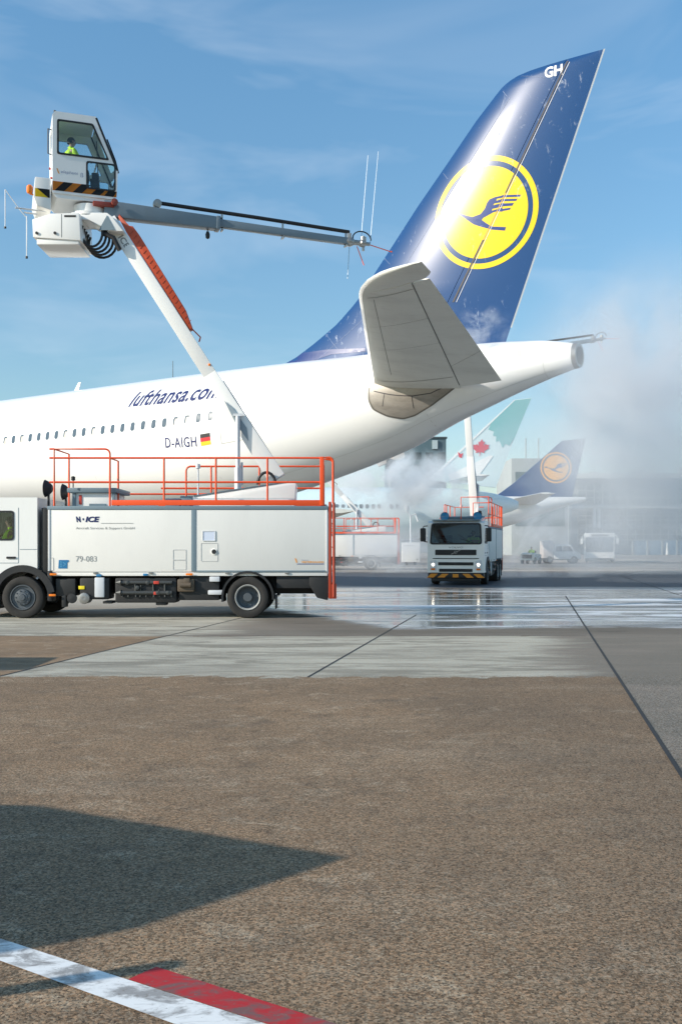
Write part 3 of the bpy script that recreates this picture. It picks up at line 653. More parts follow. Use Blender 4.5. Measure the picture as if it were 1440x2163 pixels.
    for k in range(8): b.beam((8.68, .03, .55+k*.28), (8.68, .55, .55+k*.28), .06, .03, .005)
    b.build('ladder', RUST, root)
    b = MB(); b.box((8.60, .05, .62), (8.66, .12, .74), .01); b.build('tail_lamp', AMBER, root)
    # hatch house and roof boxes at the front of the deck
    b = MB(); b.box((2.40, .65, 2.645), (3.36, 2.0, 2.98), .02); b.box((3.7, .9, 2.645), (4.3, 1.6, 2.72), .02)
    hh = b.build('hatch_house', WHITE, root)
    b = MB(); b.box((2.28, .55, 2.982), (3.48, 2.1, 3.10), .03); b.box((2.40, .60, 2.65), (2.47, .66, 2.98)); b.box((3.36, .60, 2.65), (3.42, .66, 2.98)); b.box((2.80, .63, 2.66), (3.2, .645, 2.72)); b.build('roof', GREY, hh)
    b = MB(); b.box((2.55, .632, 2.70), (2.62, .648, 2.93), .004); b.build('red_notice', RED, hh)
    b = MB(); b.box((4.6, .8, 2.66), (4.95, 1.5, 2.86), .02); b.box((5.0, .7, 2.66), (5.2, .9, 2.82), .03); b.build('deck_box', GREY, root)
    b = MB(); b.tube([(2.45, .5, 3.1), (2.45, .5, 3.28)], .015); b.lathe([(0, .0), (.05, .02), (.05, .10), (0, .12)], (2.45, .5, 3.26), (0, 0, 1), 12); b.build('deck_lamp', BLACK, root)
    b = MB(); b.tube([(5.27, 1.7, 2.66), (5.27, 1.7, 3.68)], .02); b.lathe([(0, 0), (.06, .02), (.06, .12), (0, .14)], (5.27, 1.7, 3.64), (0, 0, 1), 12); b.build('gauge_post', LGREY, root)
    for y in (.50, 2.0):
        b = MB(); b.lathe([(0, .16), (.08, .15), (.17, .06), (.20, 0), (.21, -.02), (.19, -.03)], (1.80, y, 3.08), (1, 0, 0), 28); b.tube([(1.86, y, 2.62), (1.86, y, 2.95)], .03); fl = b.build('floodlight', BLACK, root)
        b = MB(); b.lathe([(0, .03), (.10, .022), (.19, 0)], (1.77, y, 3.08), (-1, 0, 0), 28); b.build('lens', LENS, fl)
    # ---------------- boom foot
    pv, tp = Vector(pivot), Vector(top)
    b = MB()
    b.prism([(5.27, .80, 2.90), (7.60, .80, 3.26), (7.78, .80, 3.22), (7.74, .80, 2.66), (5.27, .80, 2.66)], (0, .9, 0), .03); b.box((5.3, .74, 2.80), (7.7, .80, 2.83))
    ft = b.build('boom_foot', WHITE, root)
    b = MB(); b.prism([(5.30, .78, 2.93), (7.60, .78, 3.285), (7.60, .78, 3.262), (5.30, .78, 2.905)], (0, .94, 0)); b.box((4.95, .9, 2.66), (5.26, 1.6, 2.92), .02); b.build('cover', GREY, ft)
    b = MB(); b.tube([(7.05-.22*math.cos(R(a)), .95, 3.20+.30*math.sin(R(a))) for a in range(0, 181, 15)], .035); b.build('hose_loop', BLACK, root)
    # ---------------- boom
    d = (tp-pv).normalized(); L = (tp-pv).length; side = d.cross(Vector((0, 1, 0))).normalized()
    if side.z < 0: side = -side
    b = MB(); b.beam(pv, pv+d*(L*.40), .43, .42, .02, up=(0, 1, 0), h1=.35, w1=.335); b.beam(pv+d*(L*.38), pv+d*(L*.995), .335, .335, .015, up=(0, 1, 0), w1=.30, h1=.30)
    boom = b.build('boom', WHITE, root)
    b = MB(); P = lambda k, o, y=0.0: pv + d*(L*k) + side*o + Vector((0, y, 0))
    yb = -.13
    b.prism([P(.555, .165, yb), P(.93, .165, yb), P(.985, .20, yb), P(.99, .27, yb), P(.94, .30, yb), P(.935, .38, yb), P(.90, .40, yb), P(.62, .36, yb), P(.555, .25, yb)], (0, .24, 0), .015)
    b.beam(P(.555, .24), P(.52, .30), .03, .03); b.beam(P(.52, .30), P(.51, .21), .03, .03)
    cc = b.build('cable_carrier', paint('carrier_red', (.52, .065, .014), .45, dirt=.4), boom)
    b = MB()
    for k in range(19): kk = .575+k*.019; b.beam(P(kk, .23, yb-.006), P(kk+.004, .34, yb-.003), .008, .010)
    b.build('carrier_link', paint('carrier_link_dark', (.30, .035, .010), .5), cc)
    b = MB(); b.beam(P(.02, .20), P(.36, .19), .20, .02); b.build('edge_strip', GREY, boom)
    b = MB(); b.plate([(0, -.06), (.5, -.09), (1.15, -.02), (.9, .06), (.3, .08)], [], lambda a, q, c: pv + d*(L*.15+a) + side*(q-.03) + Vector((0, -.205-c, 0)), .01); b.build('boom_slot', paint('slot_grey', (.28, .34, .38), .5), boom)
    if full:
        yo = -.153
        b = MB(); b.text('N*ICE', 0, .62, -.08, .08, lambda a, q: pv + d*(L*.965-a) - side*(-q) + Vector((0, yo, 0)), bold=.03, maxlen=1); b.build('lettering', GTEXT, boom, normals=False)
        b = MB(); b.text('Type 84', 0, .35, -.03, .03, lambda a, q: pv + d*(L*.84-a) + side*q + Vector((0, yo, 0)), maxlen=1) if False else None
        for kk, oo, ww in ((.66, .06, .12), (.635, .02, .05), (.44, .10, .05), (.50, .08, .04)):
            b = MB(); b.beam(P(kk, oo-.04, yo), P(kk+.008, oo+.05, yo), .01, ww*.3); b.build('boom_mark', GTEXT, boom)
        b = MB(); b.lathe([(0, 0), (.03, .01), (.03, .03), (0, .04)], P(.425, .12, yo), (0, -1, 0), 10); b.build('boom_lamp', AMBER, boom)
    sx = pv.x - .95*(1 if tp.x < pv.x else -1)*1.0
    kx = (pv.x - sx)/max(.05, abs(d.x))/L if abs(d.x) > .2 else .2
    hp = pv + d*(L*min(kx, .35))
    b = MB(); b.tube([(hp.x, hp.y-.28, 3.1), (hp.x, hp.y-.28, hp.z+.05)], .055); b.tube([(hp.x, hp.y-.28, 2.9), (hp.x, hp.y-.28, 3.62)], .085); b.tube([(hp.x+.09, hp.y-.22, 3.2), (hp.x+.09, hp.y-.22, 3.75)], .03); b.beam((hp.x-.12, hp.y-.25, hp.z+.08), (hp.x+.12, hp.y-.25, hp.z+.08), .05, .06)
    b.build('boom_support', LGREY, root)
    # ---------------- head of the boom: gusset, counterweight, hoses
    T = tp
    b = MB(); b.prism([(T.x-.95, T.y-.38, T.z-.14), (T.x-.85, T.y-.38, T.z+.04), (T.x+.02, T.y-.38, T.z+.03), (T.x+.14, T.y-.38, T.z-.06), (T.x+.42, T.y-.38, T.z-.42), (T.x+.05, T.y-.38, T.z-.42), (T.x-.42, T.y-.38, T.z-.12)], (0, .76, 0), .02)
    b.lathe([(.50, 0), (.50, .08), (.40, .10), (.40, .30)], (T.x-.52, T.y+.1, T.z+.0), (0, 0, 1), 32)
    head = b.build('boom_head', WHITE, root)
    b = MB(); b.prism([(T.x-.18, T.y-.385, T.z-.40), (T.x+.22, T.y-.385, T.z-.40), (T.x+.02, T.y-.385, T.z-.04)], (0, -.01, 0)); b.build('gusset_plate', GREY, head)
    b = MB(); b.prism([(T.x-1.74, T.y-.60, T.z-.20), (T.x-1.30, T.y-.60, T.z-.06), (T.x-.60, T.y-.60, T.z-.04), (T.x-.56, T.y-.60, T.z-.72), (T.x-1.72, T.y-.60, T.z-.64)], (0, 1.2, 0), .03); b.box((T.x-1.64, T.y-.56, T.z-.80), (T.x-.62, T.y+.55, T.z-.66), .02)
    cw = b.build('counterweight_box', WHITE, root)
    b = MB(); b.box((T.x-.96, T.y-.607, T.z-.15), (T.x-.68, T.y-.60, T.z-.105)); b.box((T.x-1.03, T.y-.604, T.z-.64), (T.x-1.02, T.y-.60, T.z-.08))
    for q in (-1.62, -1.18): b.lathe([(0, 0), (.035, .01), (.035, .03), (0, .03)], (T.x+q, T.y-.60, T.z-.54), (0, -1, 0), 10)
    b.build('vent_slot', CHAS, cw)
    b = MB()
    for k in range(5):
        c0 = Vector((T.x-.36+k*.035, T.y-.35+k*.13, T.z-.45)); b.tube([c0 + Vector((.26*math.cos(R(a))*(1+.08*k), 0, .34*math.sin(R(a))-.1*k*.3)) for a in range(150, 395, 18)], .032, 8)
    b.tube([(T.x-.1, T.y-.3, T.z-.45), (T.x+.15, T.y-.3, T.z-.55), (T.x+.3, T.y-.25, T.z-.85)], .06); b.tube([(T.x-.45, T.y-.2, T.z-.05), (T.x-.15, T.y-.3, T.z-.25), (T.x+.05, T.y-.3, T.z-.5)], .035)
    b.build('hose_loop', BLACK, root)
    # ---------------- operator cabin, turned by alpha about z
    ca, sa = math.cos(alpha), math.sin(alpha); O = T + Vector((-1.25, -.58, .45))
    C = lambda cx, cy, cz: O + Vector((cx*ca - cy*sa, cx*sa + cy*ca, cz))
    prof = [(0, 0), (1.50, 0), (1.53, .16), (1.55, .72), (1.02, 1.98), (.06, 1.98), (0, 1.90)]
    wn1 = rpoly([(.14, .98), (1.30, .98), (.93, 1.76), (.14, 1.76)], .04); wn2 = rpoly([(.82, .22), (1.47, .22), (1.47, .84), (.82, .84)], .06); W = 1.25
    b = MB(); b.plate(prof, [wn1, wn2], lambda a, z, c: C(a, .03-c, z), .03); b.plate(prof, [wn1, wn2], lambda a, z, c: C(a, W-.03+c, z), .03)
    b.plate([(0.031, 0), (W-.031, 0), (W-.031, 1.9), (.031, 1.9)], [rrect(.3, 1.2, W-.3, 1.7, .05)], lambda y, z, c: C(.03-c, y, z), .03)
    b.prism([C(0, .031, 1.90), C(.06, .031, 1.978), C(1.02, .031, 1.978), C(1.03, .031, 1.94), C(.07, .031, 1.94), C(.035, .031, 1.89)], C(0, W-.031, 0)-C(0, .031, 0))
    b.prism([C(0, .031, .002), C(1.50, .031, .002), C(1.40, .031, -.10), C(.10, .031, -.10)], C(0, W-.031, 0)-C(0, .031, 0)); b.prism([C(1.04, .031, .90), C(1.07, .031, .90), C(1.07, .031, .86), C(1.04, .031, .86)], C(0, W-.031, 0)-C(0, .031, 0))
    cabin = b.build('operator_cabin', paint('cabin_white', (.86, .86, .84), .4, dirt=.08), root)
    b = MB()
    for y in (.018, W-.018):
        b.plate(wn1, [], lambda a, z, c: C(a, y-c, z), .005); b.plate(wn2, [], lambda a, z, c: C(a, y-c, z), .005)
    sl = Vector((1.02-1.55, 0, 1.98-.72)).normalized(); nsl = math.hypot(.53, 1.26)
    b.plate([(.04, .03), (W-.04, .03), (W-.04, nsl-.08), (.04, nsl-.08)], [], lambda y, q, c: C(1.545+sl.x*q-c, y, .72+sl.z*q), .006); b.plate([(.06, .18), (W-.06, .18), (W-.06, .70), (.06, .70)], [], lambda y, z, c: C(1.53-c+.02*(z-.16)/.56, y, z), .006)
    b.plate(rrect(.3, 1.2, W-.3, 1.7, .05), [], lambda y, z, c: C(.018-c, y, z), .006)
    b.build('window', CLEAR, cabin, normals=False)
    b = MB()
    for y, sg in ((-.004, 1), (W+.004, -1)):
        b.plate(rpoly([(.105, .945), (1.345, .945), (.955, 1.795), (.105, 1.795)], .05), [rpoly([(.15, .99), (1.285, .99), (.925, 1.75), (.15, 1.75)], .04)], lambda a, z, c: C(a, y-sg*c, z), .008)
        b.plate(rpoly([(.79, .19), (1.50, .19), (1.50, .87), (.79, .87)], .07), [rpoly([(.83, .23), (1.46, .23), (1.46, .83), (.83, .83)], .06)], lambda a, z, c: C(a, y-sg*c, z), .008)
    b.beam(C(1.545, .02, .72), C(1.03, .02, 1.95), .05, .05); b.beam(C(1.545, W-.02, .72), C(1.03, W-.02, 1.95), .05, .05); b.tube([C(1.58, .1, .70), C(1.50, .1, 1.0), C(1.30, .1, 1.5)], .018)
    b.build('window_frame', BLACK, cabin)
    b = MB(); b.box((0, 0, 0), (.001, .001, .001)); b.bm.clear()
    zs = (.06, .20)
    for side_y, off in ((-.003, 0), (W+.003, 0)):
        b.plate([(.002, zs[0]), (1.52, zs[0]), (1.525, zs[1]), (.82, zs[1]), (.82, .285), (.002, .285)], [], lambda a, z, c: C(a, side_y, z), .002)
    hz = b.build('hazard_band', HAZO, cabin)
    b = MB()
    for x0 in (.05, .47, .90, 1.30):
        t = .285 if x0 < .6 else .195
        b.plate([(x0, .062), (x0+.22, .062), (x0+.22+(t-.06)*.95, t), (x0+(t-.06)*.95, t)] if x0 < 1.2 else [(x0-.08, .062), (x0+.14, .062), (x0+.22, .195), (x0+.02, .195)], [], lambda a, z, c: C(a, -.0065, z), .002)
    b.build('hazard_stripe', BLACK, hz)
    if full:
        b = MB(); b.text('elephant', .20, .60, .475, .57, lambda a, z: C(a, -.003, z), maxlen=1, shear=.15); b.text('ß', .66, .72, .45, .56, lambda a, z: C(a, -.003, z), maxlen=1); b.build('lettering', paint('lettering_blue_grey', (.22, .27, .42), .5), cabin, normals=False)
        b = MB(); b.flat([(.09, .60), (.12, .60), (.17, .47), (.13, .48)], lambda a, z: C(a, -.003, z), 1); b.build('lettering', LORA, cabin, normals=False)
    b = MB(); b.box((0, 0, 0), (.001, .001, .001)); b.bm.clear()
    b.prism([C(.30, .40, 0.03), C(.80, .40, .03), C(.80, .40, .45), C(.42, .40, .45), (C(.40, .40, 1.15)), C(.28, .40, 1.15)], C(0, .85, 0)-C(0, .40, 0), .03); b.beam(C(1.1, .45, .02), C(1.05, .45, .75), .12, .16); b.beam(C(1.1, .85, .02), C(1.05, .85, .75), .12, .16); b.tube([C(1.15, .62, .5), C(1.1, .62, 1.62)], .012); b.plate([(.04, .05), (W-.04, .05), (W-.04, .12), (.04, .12)], [], lambda y, x, c: C(x*10+.1, y, .01), .01)
    b.build('seat_and_controls', INTER, cabin)
    b = MB(); b.lathe([(0, 0), (.03, .01), (.03, .05), (0, .06)], C(.06, .1, 1.98), (0, 0, 1), 10); b.build('roof_lamp', BLACK, cabin)
    b = MB(); b.tube([C(-.02, .10, 1.55), C(-.10, .05, 1.55), C(-.10, .05, .95), C(-.02, .10, .95)], .016); b.build('grab_handle', BLACK, cabin)
    b = MB(); b.lathe([(0, 0), (.03, .01), (.03, .04), (0, .05)], C(-.03, .08, .60), (-1, 0, 0), 10); b.lathe([(0, 0), (.03, .01), (.03, .04), (0, .05)], C(-.0, .08, .38), (-1, 0, 0), 10); b.build('marker_lamp', RED, cabin)
    C0 = C; C = lambda cx, cy, cz: C0(cx, cy, cz-.12)
    # machine box behind the cabin with chevron and beacon
    b = MB(); b.prism([C(-.40, .05, .48), C(-.03, .05, .48), C(-.03, .05, -.30), C(-.36, .05, -.22), C(-.44, .05, .0)], C(0, 1.15, 0)-C(0, .05, 0), .03); mbx = b.build('machine_box', WHITE, root)
    b = MB(); b.plate([(-.40, .0), (-.06, .0), (-.06, .20), (-.40, .20)], [], lambda a, z, c: C(a, .046, z), .002); ch = b.build('chevron', YEL, mbx)
    b = MB(); b.plate([(-.10, .0), (-.06, .0), (-.06, .20), (-.40, .20), (-.36, .20)], [], lambda a, z, c: C(a, .043, z), .002); b.build('chevron_stripe', BLACK, ch)
    b = MB(); b.lathe([(0, 0), (.06, .01), (.075, .05), (.075, .17), (.04, .21), (0, .22)], C(-.52, .15, .08), (0, 0, 1), 18); b.beam(C(-.52, .15, .08), C(-.40, .15, .06), .05, .03); b.build('beacon', AMBER, root)
    C = C0
    # feeler rods
    b = MB(); b.tube([C(-.1, .3, -.38), C(-.85, .2, -.40)], .02); b.tube([(T.x-1.70, T.y-.3, T.z+.02), (T.x-2.0, T.y-.4, T.z+.03)], .02); b.tube([(T.x-2.42, T.y-.5, T.z+.55), (T.x-2.1, T.y-.45, T.z+.10), (T.x-1.95, T.y-.4, T.z-.08)], .010)
    b.tube([(T.x-2.42, T.y-.5, T.z+.55), (T.x-2.42, T.y-.5, T.z-.35)], .010); b.tube([(T.x-1.93, T.y-.4, T.z-.06), (T.x-1.93, T.y-.4, T.z-1.05)], .012); fr = b.build('feeler_rod', LGREY, root)
    b = MB(); b.lathe([(0, 0), (.03, .01), (.03, .05), (0, .06)], (T.x-2.42, T.y-.5, T.z-.40), (0, 0, 1), 8); b.lathe([(0, 0), (.03, .01), (.03, .06), (0, .07)], (T.x-1.93, T.y-.4, T.z-1.10), (0, 0, 1), 8); b.build('rubber_tip', BLACK, fr)
    # ---------------- spray boom, leaving under the cabin along alpha
    Q0 = T + Vector((-.15*ca, -.15*sa, .22)); dr = Vector((ca, sa, slope)); Qp = lambda k, o=0.0, y=0.0: Q0 + dr*(spray_len*k) + Vector((-sa*y, ca*y, o))
    b = MB(); b.beam(Qp(0), Qp(.42), .28, .40, .02, h1=.31); b.beam(Qp(.40, .02), Qp(.955, -.02), .17, .20, .012, h1=.17); b.beam(Qp(.415, 0), Qp(.43, 0), .30, .34, .01)
    sb = b.build('spray_boom', BOOMG, root)
    b = MB(); b.box((0, 0, 0), (.001, .001, .001)); b.bm.clear(); b.beam(Qp(-.04, .07), Qp(.035, .09), .36, .12, .02); b.lathe([(0, 0), (.08, .01), (.08, .1), (0, .11)], Qp(.035, .13, -.2), (sa, -ca, 0), 14); b.build('boom_bracket', paint('bracket_rust', (.30, .05, .03), .5, dirt=.4), sb)
    b = MB(); b.tube([Qp(.20, .34), Qp(.58, .30), Qp(.955, .24)], .05, 10); b.build('fluid_pipe', BLACK, sb)
    b = MB(); b.lathe([(0, -.1), (.10, -.09), (.11, 0), (.10, .09), (0, .1)], Qp(.195, .31), (sa, -ca, 0), 18)
    for k, h in ((.44, .46), (.68, .42), (.94, .36)): b.beam(Qp(k, -.10), Qp(k, h-.10), .035, .05, .006); b.beam(Qp(k, -.14, -.10), Qp(k, -.14, .10), .04, .05)
    b.build('pipe_bracket', STEEL, sb)
    b = MB(); b.tube([Qp(.385, .14), Qp(.385, -.20)], .018); b.lathe([(0, 0), (.05, .03), (.06, .12), (.03, .20), (0, .21)], Qp(.385, -.42), (0, 0, 1), 14); b.beam(Qp(.40, .15), Qp(.44, .15), .08, .05); b.build('boom_lamp', BLACK, sb)
    b = MB(); E0 = Qp(.955, -.02)
    b.lathe([(0, -.1), (.10, -.09), (.13, 0), (.10, .10), (.07, .13), (.07, .3), (.10, .32), (.10, .44), (.05, .46), (.05, .58), (0, .58)], E0, dr, 18); b.lathe([(0, -.08), (.08, -.07), (.08, .07), (0, .08)], E0+dr*.40+Vector((0, 0, .1)), (0, 0, 1), 14); b.tube([E0+dr*.40+Vector((0, 0, -.2)), E0+dr*.40+Vector((0, 0, .2))], .035); b.beam(E0+Vector((0, 0, .22)), E0+Vector((0, 0, -.12)), .14, .12, .02)
    nz = b.build('nozzle', STEEL, sb)
    b = MB(); b.tube([E0+dr*(.10+.26*(1-math.cos(R(a)))) + Vector((0, 0, .12+.20*math.sin(R(a)))) for a in range(-10, 191, 14)], .018); b.build('nozzle_hose', BLACK, nz)
    b = MB(); b.tube([E0+dr*.52, E0+dr*1.22+Vector((0, 0, -.13))], [.014, .014], 8); b.lathe([(0, 0), (.022, .01), (.022, .05), (0, .06)], E0+dr*1.19+Vector((0, 0, -.125)), dr, 8); b.tube([E0+dr*.22+Vector((0, 0, -.10)), E0+dr*.42+Vector((0, -.05, -.60))], .013); b.build('spray_lance', paint('lance_red', (.85, .13, .06), .4), nz)
    if full:
        b = MB(); b.tube([E0+dr*.60+Vector((0, 0, .02)), E0+dr*.84+Vector((0, 0, 2.55))], [.011, .009], 6); b.tube([E0+dr*.34+Vector((0, 0, .1)), E0+dr*.54+Vector((0, 0, 2.4))], [.011, .009], 6); b.tube([E0+dr*.0+Vector((0, 0, -.15)), E0+dr*-.05+Vector((0, 0, -1.0))], .012, 6); b.build('whisker_rod', paint('clear_rod', (.34, .48, .60), .3), nz)
    return C

truck = thing('deicing_truck', 'large white deicing truck in side view, boom raised, manned cabin high above it', 'truck', (-8.867, 23.333, 0), 0, 'deicing trucks on the apron')
pivot = (Lx(586, 1.25), 1.25, Lz(1012, 1.25)); topp = (Lx(232, 1.25), 1.25, Lz(462, 1.25))
Cn = build_truck(truck, pivot, topp, R(19.5), 6.75, full=True)
p = Cn(.40, .62, .74); seated_person('worker in yellow hi-vis jacket sitting in the raised cabin', Vector((-8.867, 23.333, 0)) + p, R(19.5+20), 'people in the trucks')
seated_person('driver in yellow hi-vis jacket behind the side window of the near truck', (-8.867+.99, 23.333+.6, 1.50), R(180), 'people in the trucks')

def place_truck(name_label, ox, oy, rz, piv, top_world, spray_to, lights, axles):
    t = thing('deicing_truck', name_label, 'truck', (ox, oy, 0), rz, 'deicing trucks on the apron')
    Mi = Matrix.Rotation(-rz, 3, 'Z'); tl = Mi @ (Vector(top_world)-Vector((ox, oy, 0))); sl = Mi @ (Vector(spray_to)-Vector((ox, oy, 0)))
    al = math.atan2(sl.y-tl.y, sl.x-tl.x); C = build_truck(t, piv, tl, al, (sl-tl).length, full=False, lights=lights, rear_axles=axles, slope=(sl.z-tl.z-.22)/(sl-tl).to_2d().length)
    return t, C
rz2 = R(75.5)
t2, C2 = place_truck('white deicing truck facing the camera with lit headlights on the wet apron', 6.26, 43.5, rz2, (7.0, 1.25, 3.3), at(979, 772, 49.5), at(1268, 716, 49.0), True, (6.1, 7.3))
q = Matrix.Rotation(rz2, 3, 'Z') @ Vector((1.22, .62, 1.53)) + Vector((6.26, 43.5, 0)); seated_person('driver in yellow hi-vis jacket behind the windscreen of the front-facing truck', q, rz2+R(180), 'people in the trucks')
t3, C3 = place_truck('hazy deicing truck half hidden in steam behind the near truck ladder', -4.5, 71.6, 0, (6.6, 1.25, 3.3), (-4.5+1.6, 71.6+1.25, 8.7), (-4.5+8.0, 75.5, 8.9), False, (6.68,))
# ------------------------------------------------------------------ the airliner (t = metres forward of the tail cone end, u = metres towards the camera side)
TX, TY, TH = 7.61, 31.8, R(35)
ca_, sa_ = math.cos(TH), math.sin(TH)
def AP(t, u, z): return Vector((TX - t*ca_ - u*sa_, TY + t*sa_ - u*ca_, z))
def plane_px(px, py, u=0.0):
    k = (px-HX)/F; X0 = TX-u*sa_; Y0 = TY-u*ca_; t = (X0-k*Y0)/(ca_+sa_*k); Y = Y0+t*sa_
    return t, EYE+(HY-py)*Y/F
def pchip(x, xp, fp):
    xp, fp = np.array(xp, float), np.array(fp, float); h = np.diff(xp); dl = np.diff(fp)/h; m = np.zeros(len(xp)); m[0], m[-1] = dl[0], dl[-1]
    for i in range(1, len(xp)-1):
        if dl[i-1]*dl[i] > 0: w1, w2 = 2*h[i]+h[i-1], h[i]+2*h[i-1]; m[i] = (w1+w2)/(w1/dl[i-1]+w2/dl[i])
    i = int(np.clip(np.searchsorted(xp, x)-1, 0, len(xp)-2)); s = (x-xp[i])/h[i]
    return float((1+2*s)*(1-s)**2*fp[i]+s*(1-s)**2*h[i]*m[i]+s*s*(3-2*s)*fp[i+1]+s*s*(s-1)*h[i]*m[i+1])
FT = [0, 1.0, 2.0, 3.2, 4.46, 6.56, 9.72, 12.5, 15.5, 19, 50, 54, 57, 59, 60]
FTOP = [8.19, 8.40, 8.50, 8.57, 8.61, 8.66, 8.72, 8.77, 8.79, 8.80, 8.80, 8.6, 7.9, 6.9, 6.1]
FBOT = [7.44, 7.17, 6.86, 6.45, 6.02, 5.15, 4.26, 3.62, 3.25, 3.15, 3.15, 3.3, 3.7, 4.6, 5.3]
FW = [.37, .56, .78, 1.06, 1.36, 1.80, 2.32, 2.62, 2.78, 2.82, 2.82, 2.6, 2.1, 1.2, .35]
def fus(t):
    a, b, w = pchip(t, FT, FTOP), pchip(t, FT, FBOT), pchip(t, FT, FW); return (a+b)/2, (a-b)/2, w
def FP(t, ph, off=0.0): c, h, w = fus(t); return AP(t, (w+off)*math.cos(ph), c+(h+off)*math.sin(ph))
def fus_px(px, py):
    u = 2.0
    for _ in range(60):
        t, z = plane_px(px, py, u); t = min(max(t, 0), 60); c, h, w = fus(t); sn = max(-1, min(1, (z-c)/h)); u = .5*u+.5*w*math.sqrt(1-sn*sn)
    return t, math.asin(sn)
plane = thing('airliner', 'large white airliner with blue fin and yellow crane disc, nearest of the airliners', 'airliner', (TX, TY, 0))
AO = Vector((TX, TY, 0)); IN = lambda f: (lambda *a: f(*a)-AO)
fp = IN(FP); ap = IN(AP)
b = MB(); ts = list(np.linspace(0, 20, 61))+list(np.linspace(21, 50, 25))+list(np.linspace(50.5, 60, 24)); b.grid([[fp(t, 2*math.pi*k/72) for k in range(72)] for t in ts], cap=True, wrap=True)
fuse = b.build('fuselage', AIRW, plane, sharp=60)
b = MB(); b.bm.faces.new([b.bm.verts.new(ap(-.012, .30*math.cos(a), 7.815+.29*math.sin(a))) for a in [2*math.pi*k/32 for k in range(32)]]); b.build('exhaust_opening', paint('exhaust_dark', (.10, .09, .08), .5, metal=.3, dirt=.5), fuse, normals=False)
b = MB(); b.grid([[ap(t, (w)*math.cos(2*math.pi*k/40), 7.815+(w+.01)*math.sin(2*math.pi*k/40)) for k in range(40)] for t, w in ((.12, .412), (-.025, .378), (-.025, .30), (.05, .29))], wrap=True).build('exhaust_ring', STEEL, fuse)
# windows
w0, w1 = fus_px(11, 930), fus_px(444, 878)
shade = {0, 2, 7, 10, 18, 19}
step = (w0[0]-w1[0])/21
for i in range(-2, 30):
    t = w1[0]+step*i; ph = w1[1]+(w0[1]-w1[1])*min(i, 21)/21; c, h, w = fus(t); j = 21-i
    poly = rrect(-.115, -.18, .115, .18, .10)
    b = MB(); b.flat(poly, lambda a, q: fp(t+a, ph+q/h, .004), .15)
    if i < 0: continue
    wo = b.build('cabin_window', WINS if j in shade else WINB, fuse, normals=False)
    if j in shade: 
        b = MB(); b.flat([(.06, -.17), (.112, -.1), (.112, .1), (.06, .17), (-.11, .16), (-.11, .10), (.03, .10)], lambda a, q: fp(t+a, ph+q/h, .008), .15).build('blind_edge', WINB, wo, normals=False)
def fus_text(txt, x0, y0, x1, y1, hgt, mat, **k):
    a, c = fus_px(x0, y0), fus_px(x1, y1); W = a[0]-c[0]; h = fus(a[0])[1]
    b = MB(); b.text(txt, 0, W, 0, hgt, lambda x, y: fp(a[0]-x, a[1]+(c[1]-a[1])*x/W+y/h, .006), maxlen=.25, **k); return b.build('lettering', mat, fuse, normals=False)
fus_text('lufthansa.com', 270, 860, 462, 840, .86, NAVY, shear=.28, bold=.02, space=1.05)
fus_text('D-AIGH', 350, 946, 416, 943, .40, NAVY, bold=.01, space=1.1)
f0, f1 = fus_px(425, 942), fus_px(446, 940.5); h = fus(f0[0])[1]; Hf = .44
for k, mt in enumerate((GGOL, GRED, GBLK)):
    b = MB(); b.flat([(f0[0], Hf*k/3), (f1[0], Hf*k/3), (f1[0], Hf*(k+1)/3), (f0[0], Hf*(k+1)/3)], lambda t, q: fp(t, f0[1]+q/h, .006), .2).build('flag_stripe', mt, fuse, normals=False)
def fus_line(pts, w, mat, name, closed=False, off=.005):
    """thin line along points given as (t, phi)"""
    b = MB(); P = []
    for (a, c) in zip(pts, pts[1:]+(pts[:1] if closed else [])):
        for k in range(12): P.append((a[0]+(c[0]-a[0])*k/12, a[1]+(c[1]-a[1])*k/12))
    P.append(pts[0] if closed else pts[-1])
    rows = []
    for i, (t, ph) in enumerate(P):
        a, c = P[max(0, i-1)], P[min(len(P)-1, i+1)]; h = fus(t)[1]; d = Vector((c[0]-a[0], (c[1]-a[1])*h)); d = d.normalized() if d.length else Vector((1, 0)); n = Vector((-d.y, d.x))*w/2
        rows.append([fp(t+n.x, ph+n.y/h, off), fp(t-n.x, ph-n.y/h, off)])
    b.grid(rows); return b.build(name, mat, fuse, normals=False)
d0, d1 = fus_px(468, 937), fus_px(534, 930); dt = fus_px(516, 814)
fus_line([(d0[0], d0[1]), (d1[0], d0[1]), (d1[0], dt[1]), (d0[0], dt[1])], .03, paint('door_line', (.50, .50, .47), .5), 'door_seam', True)
for t in (13.5, 20.0): fus_line([(t, -1.2), (t, 1.5)], .010, SEAML, 'panel_seam')
for t in (1.0, 5.0): fus_line([(t, -1.5), (t, 1.2)], .012, SEAML, 'panel_seam')
fus_line([(.6, -.9), (9.5, -.98), (15, -.9)], .012, SEAML, 'panel_seam')
ta = plane_px(163, 838)[0]
b = MB(); b.prism([ap(ta+.28, -.02, 8.75), ap(ta-.05, -.02, 8.75), ap(ta-.26, -.02, 9.22), ap(ta-.10, -.02, 9.22)], ap(0, .02, 0)-ap(0, -.02, 0)).build('antenna', AIRW, fuse)
tb = plane_px(358, 806)[0]; b = MB(); b.beam(ap(tb-.22, 0, 8.80), ap(tb+.22, 0, 8.80), .16, .10, .03); b.build('antenna', GREY, fuse)
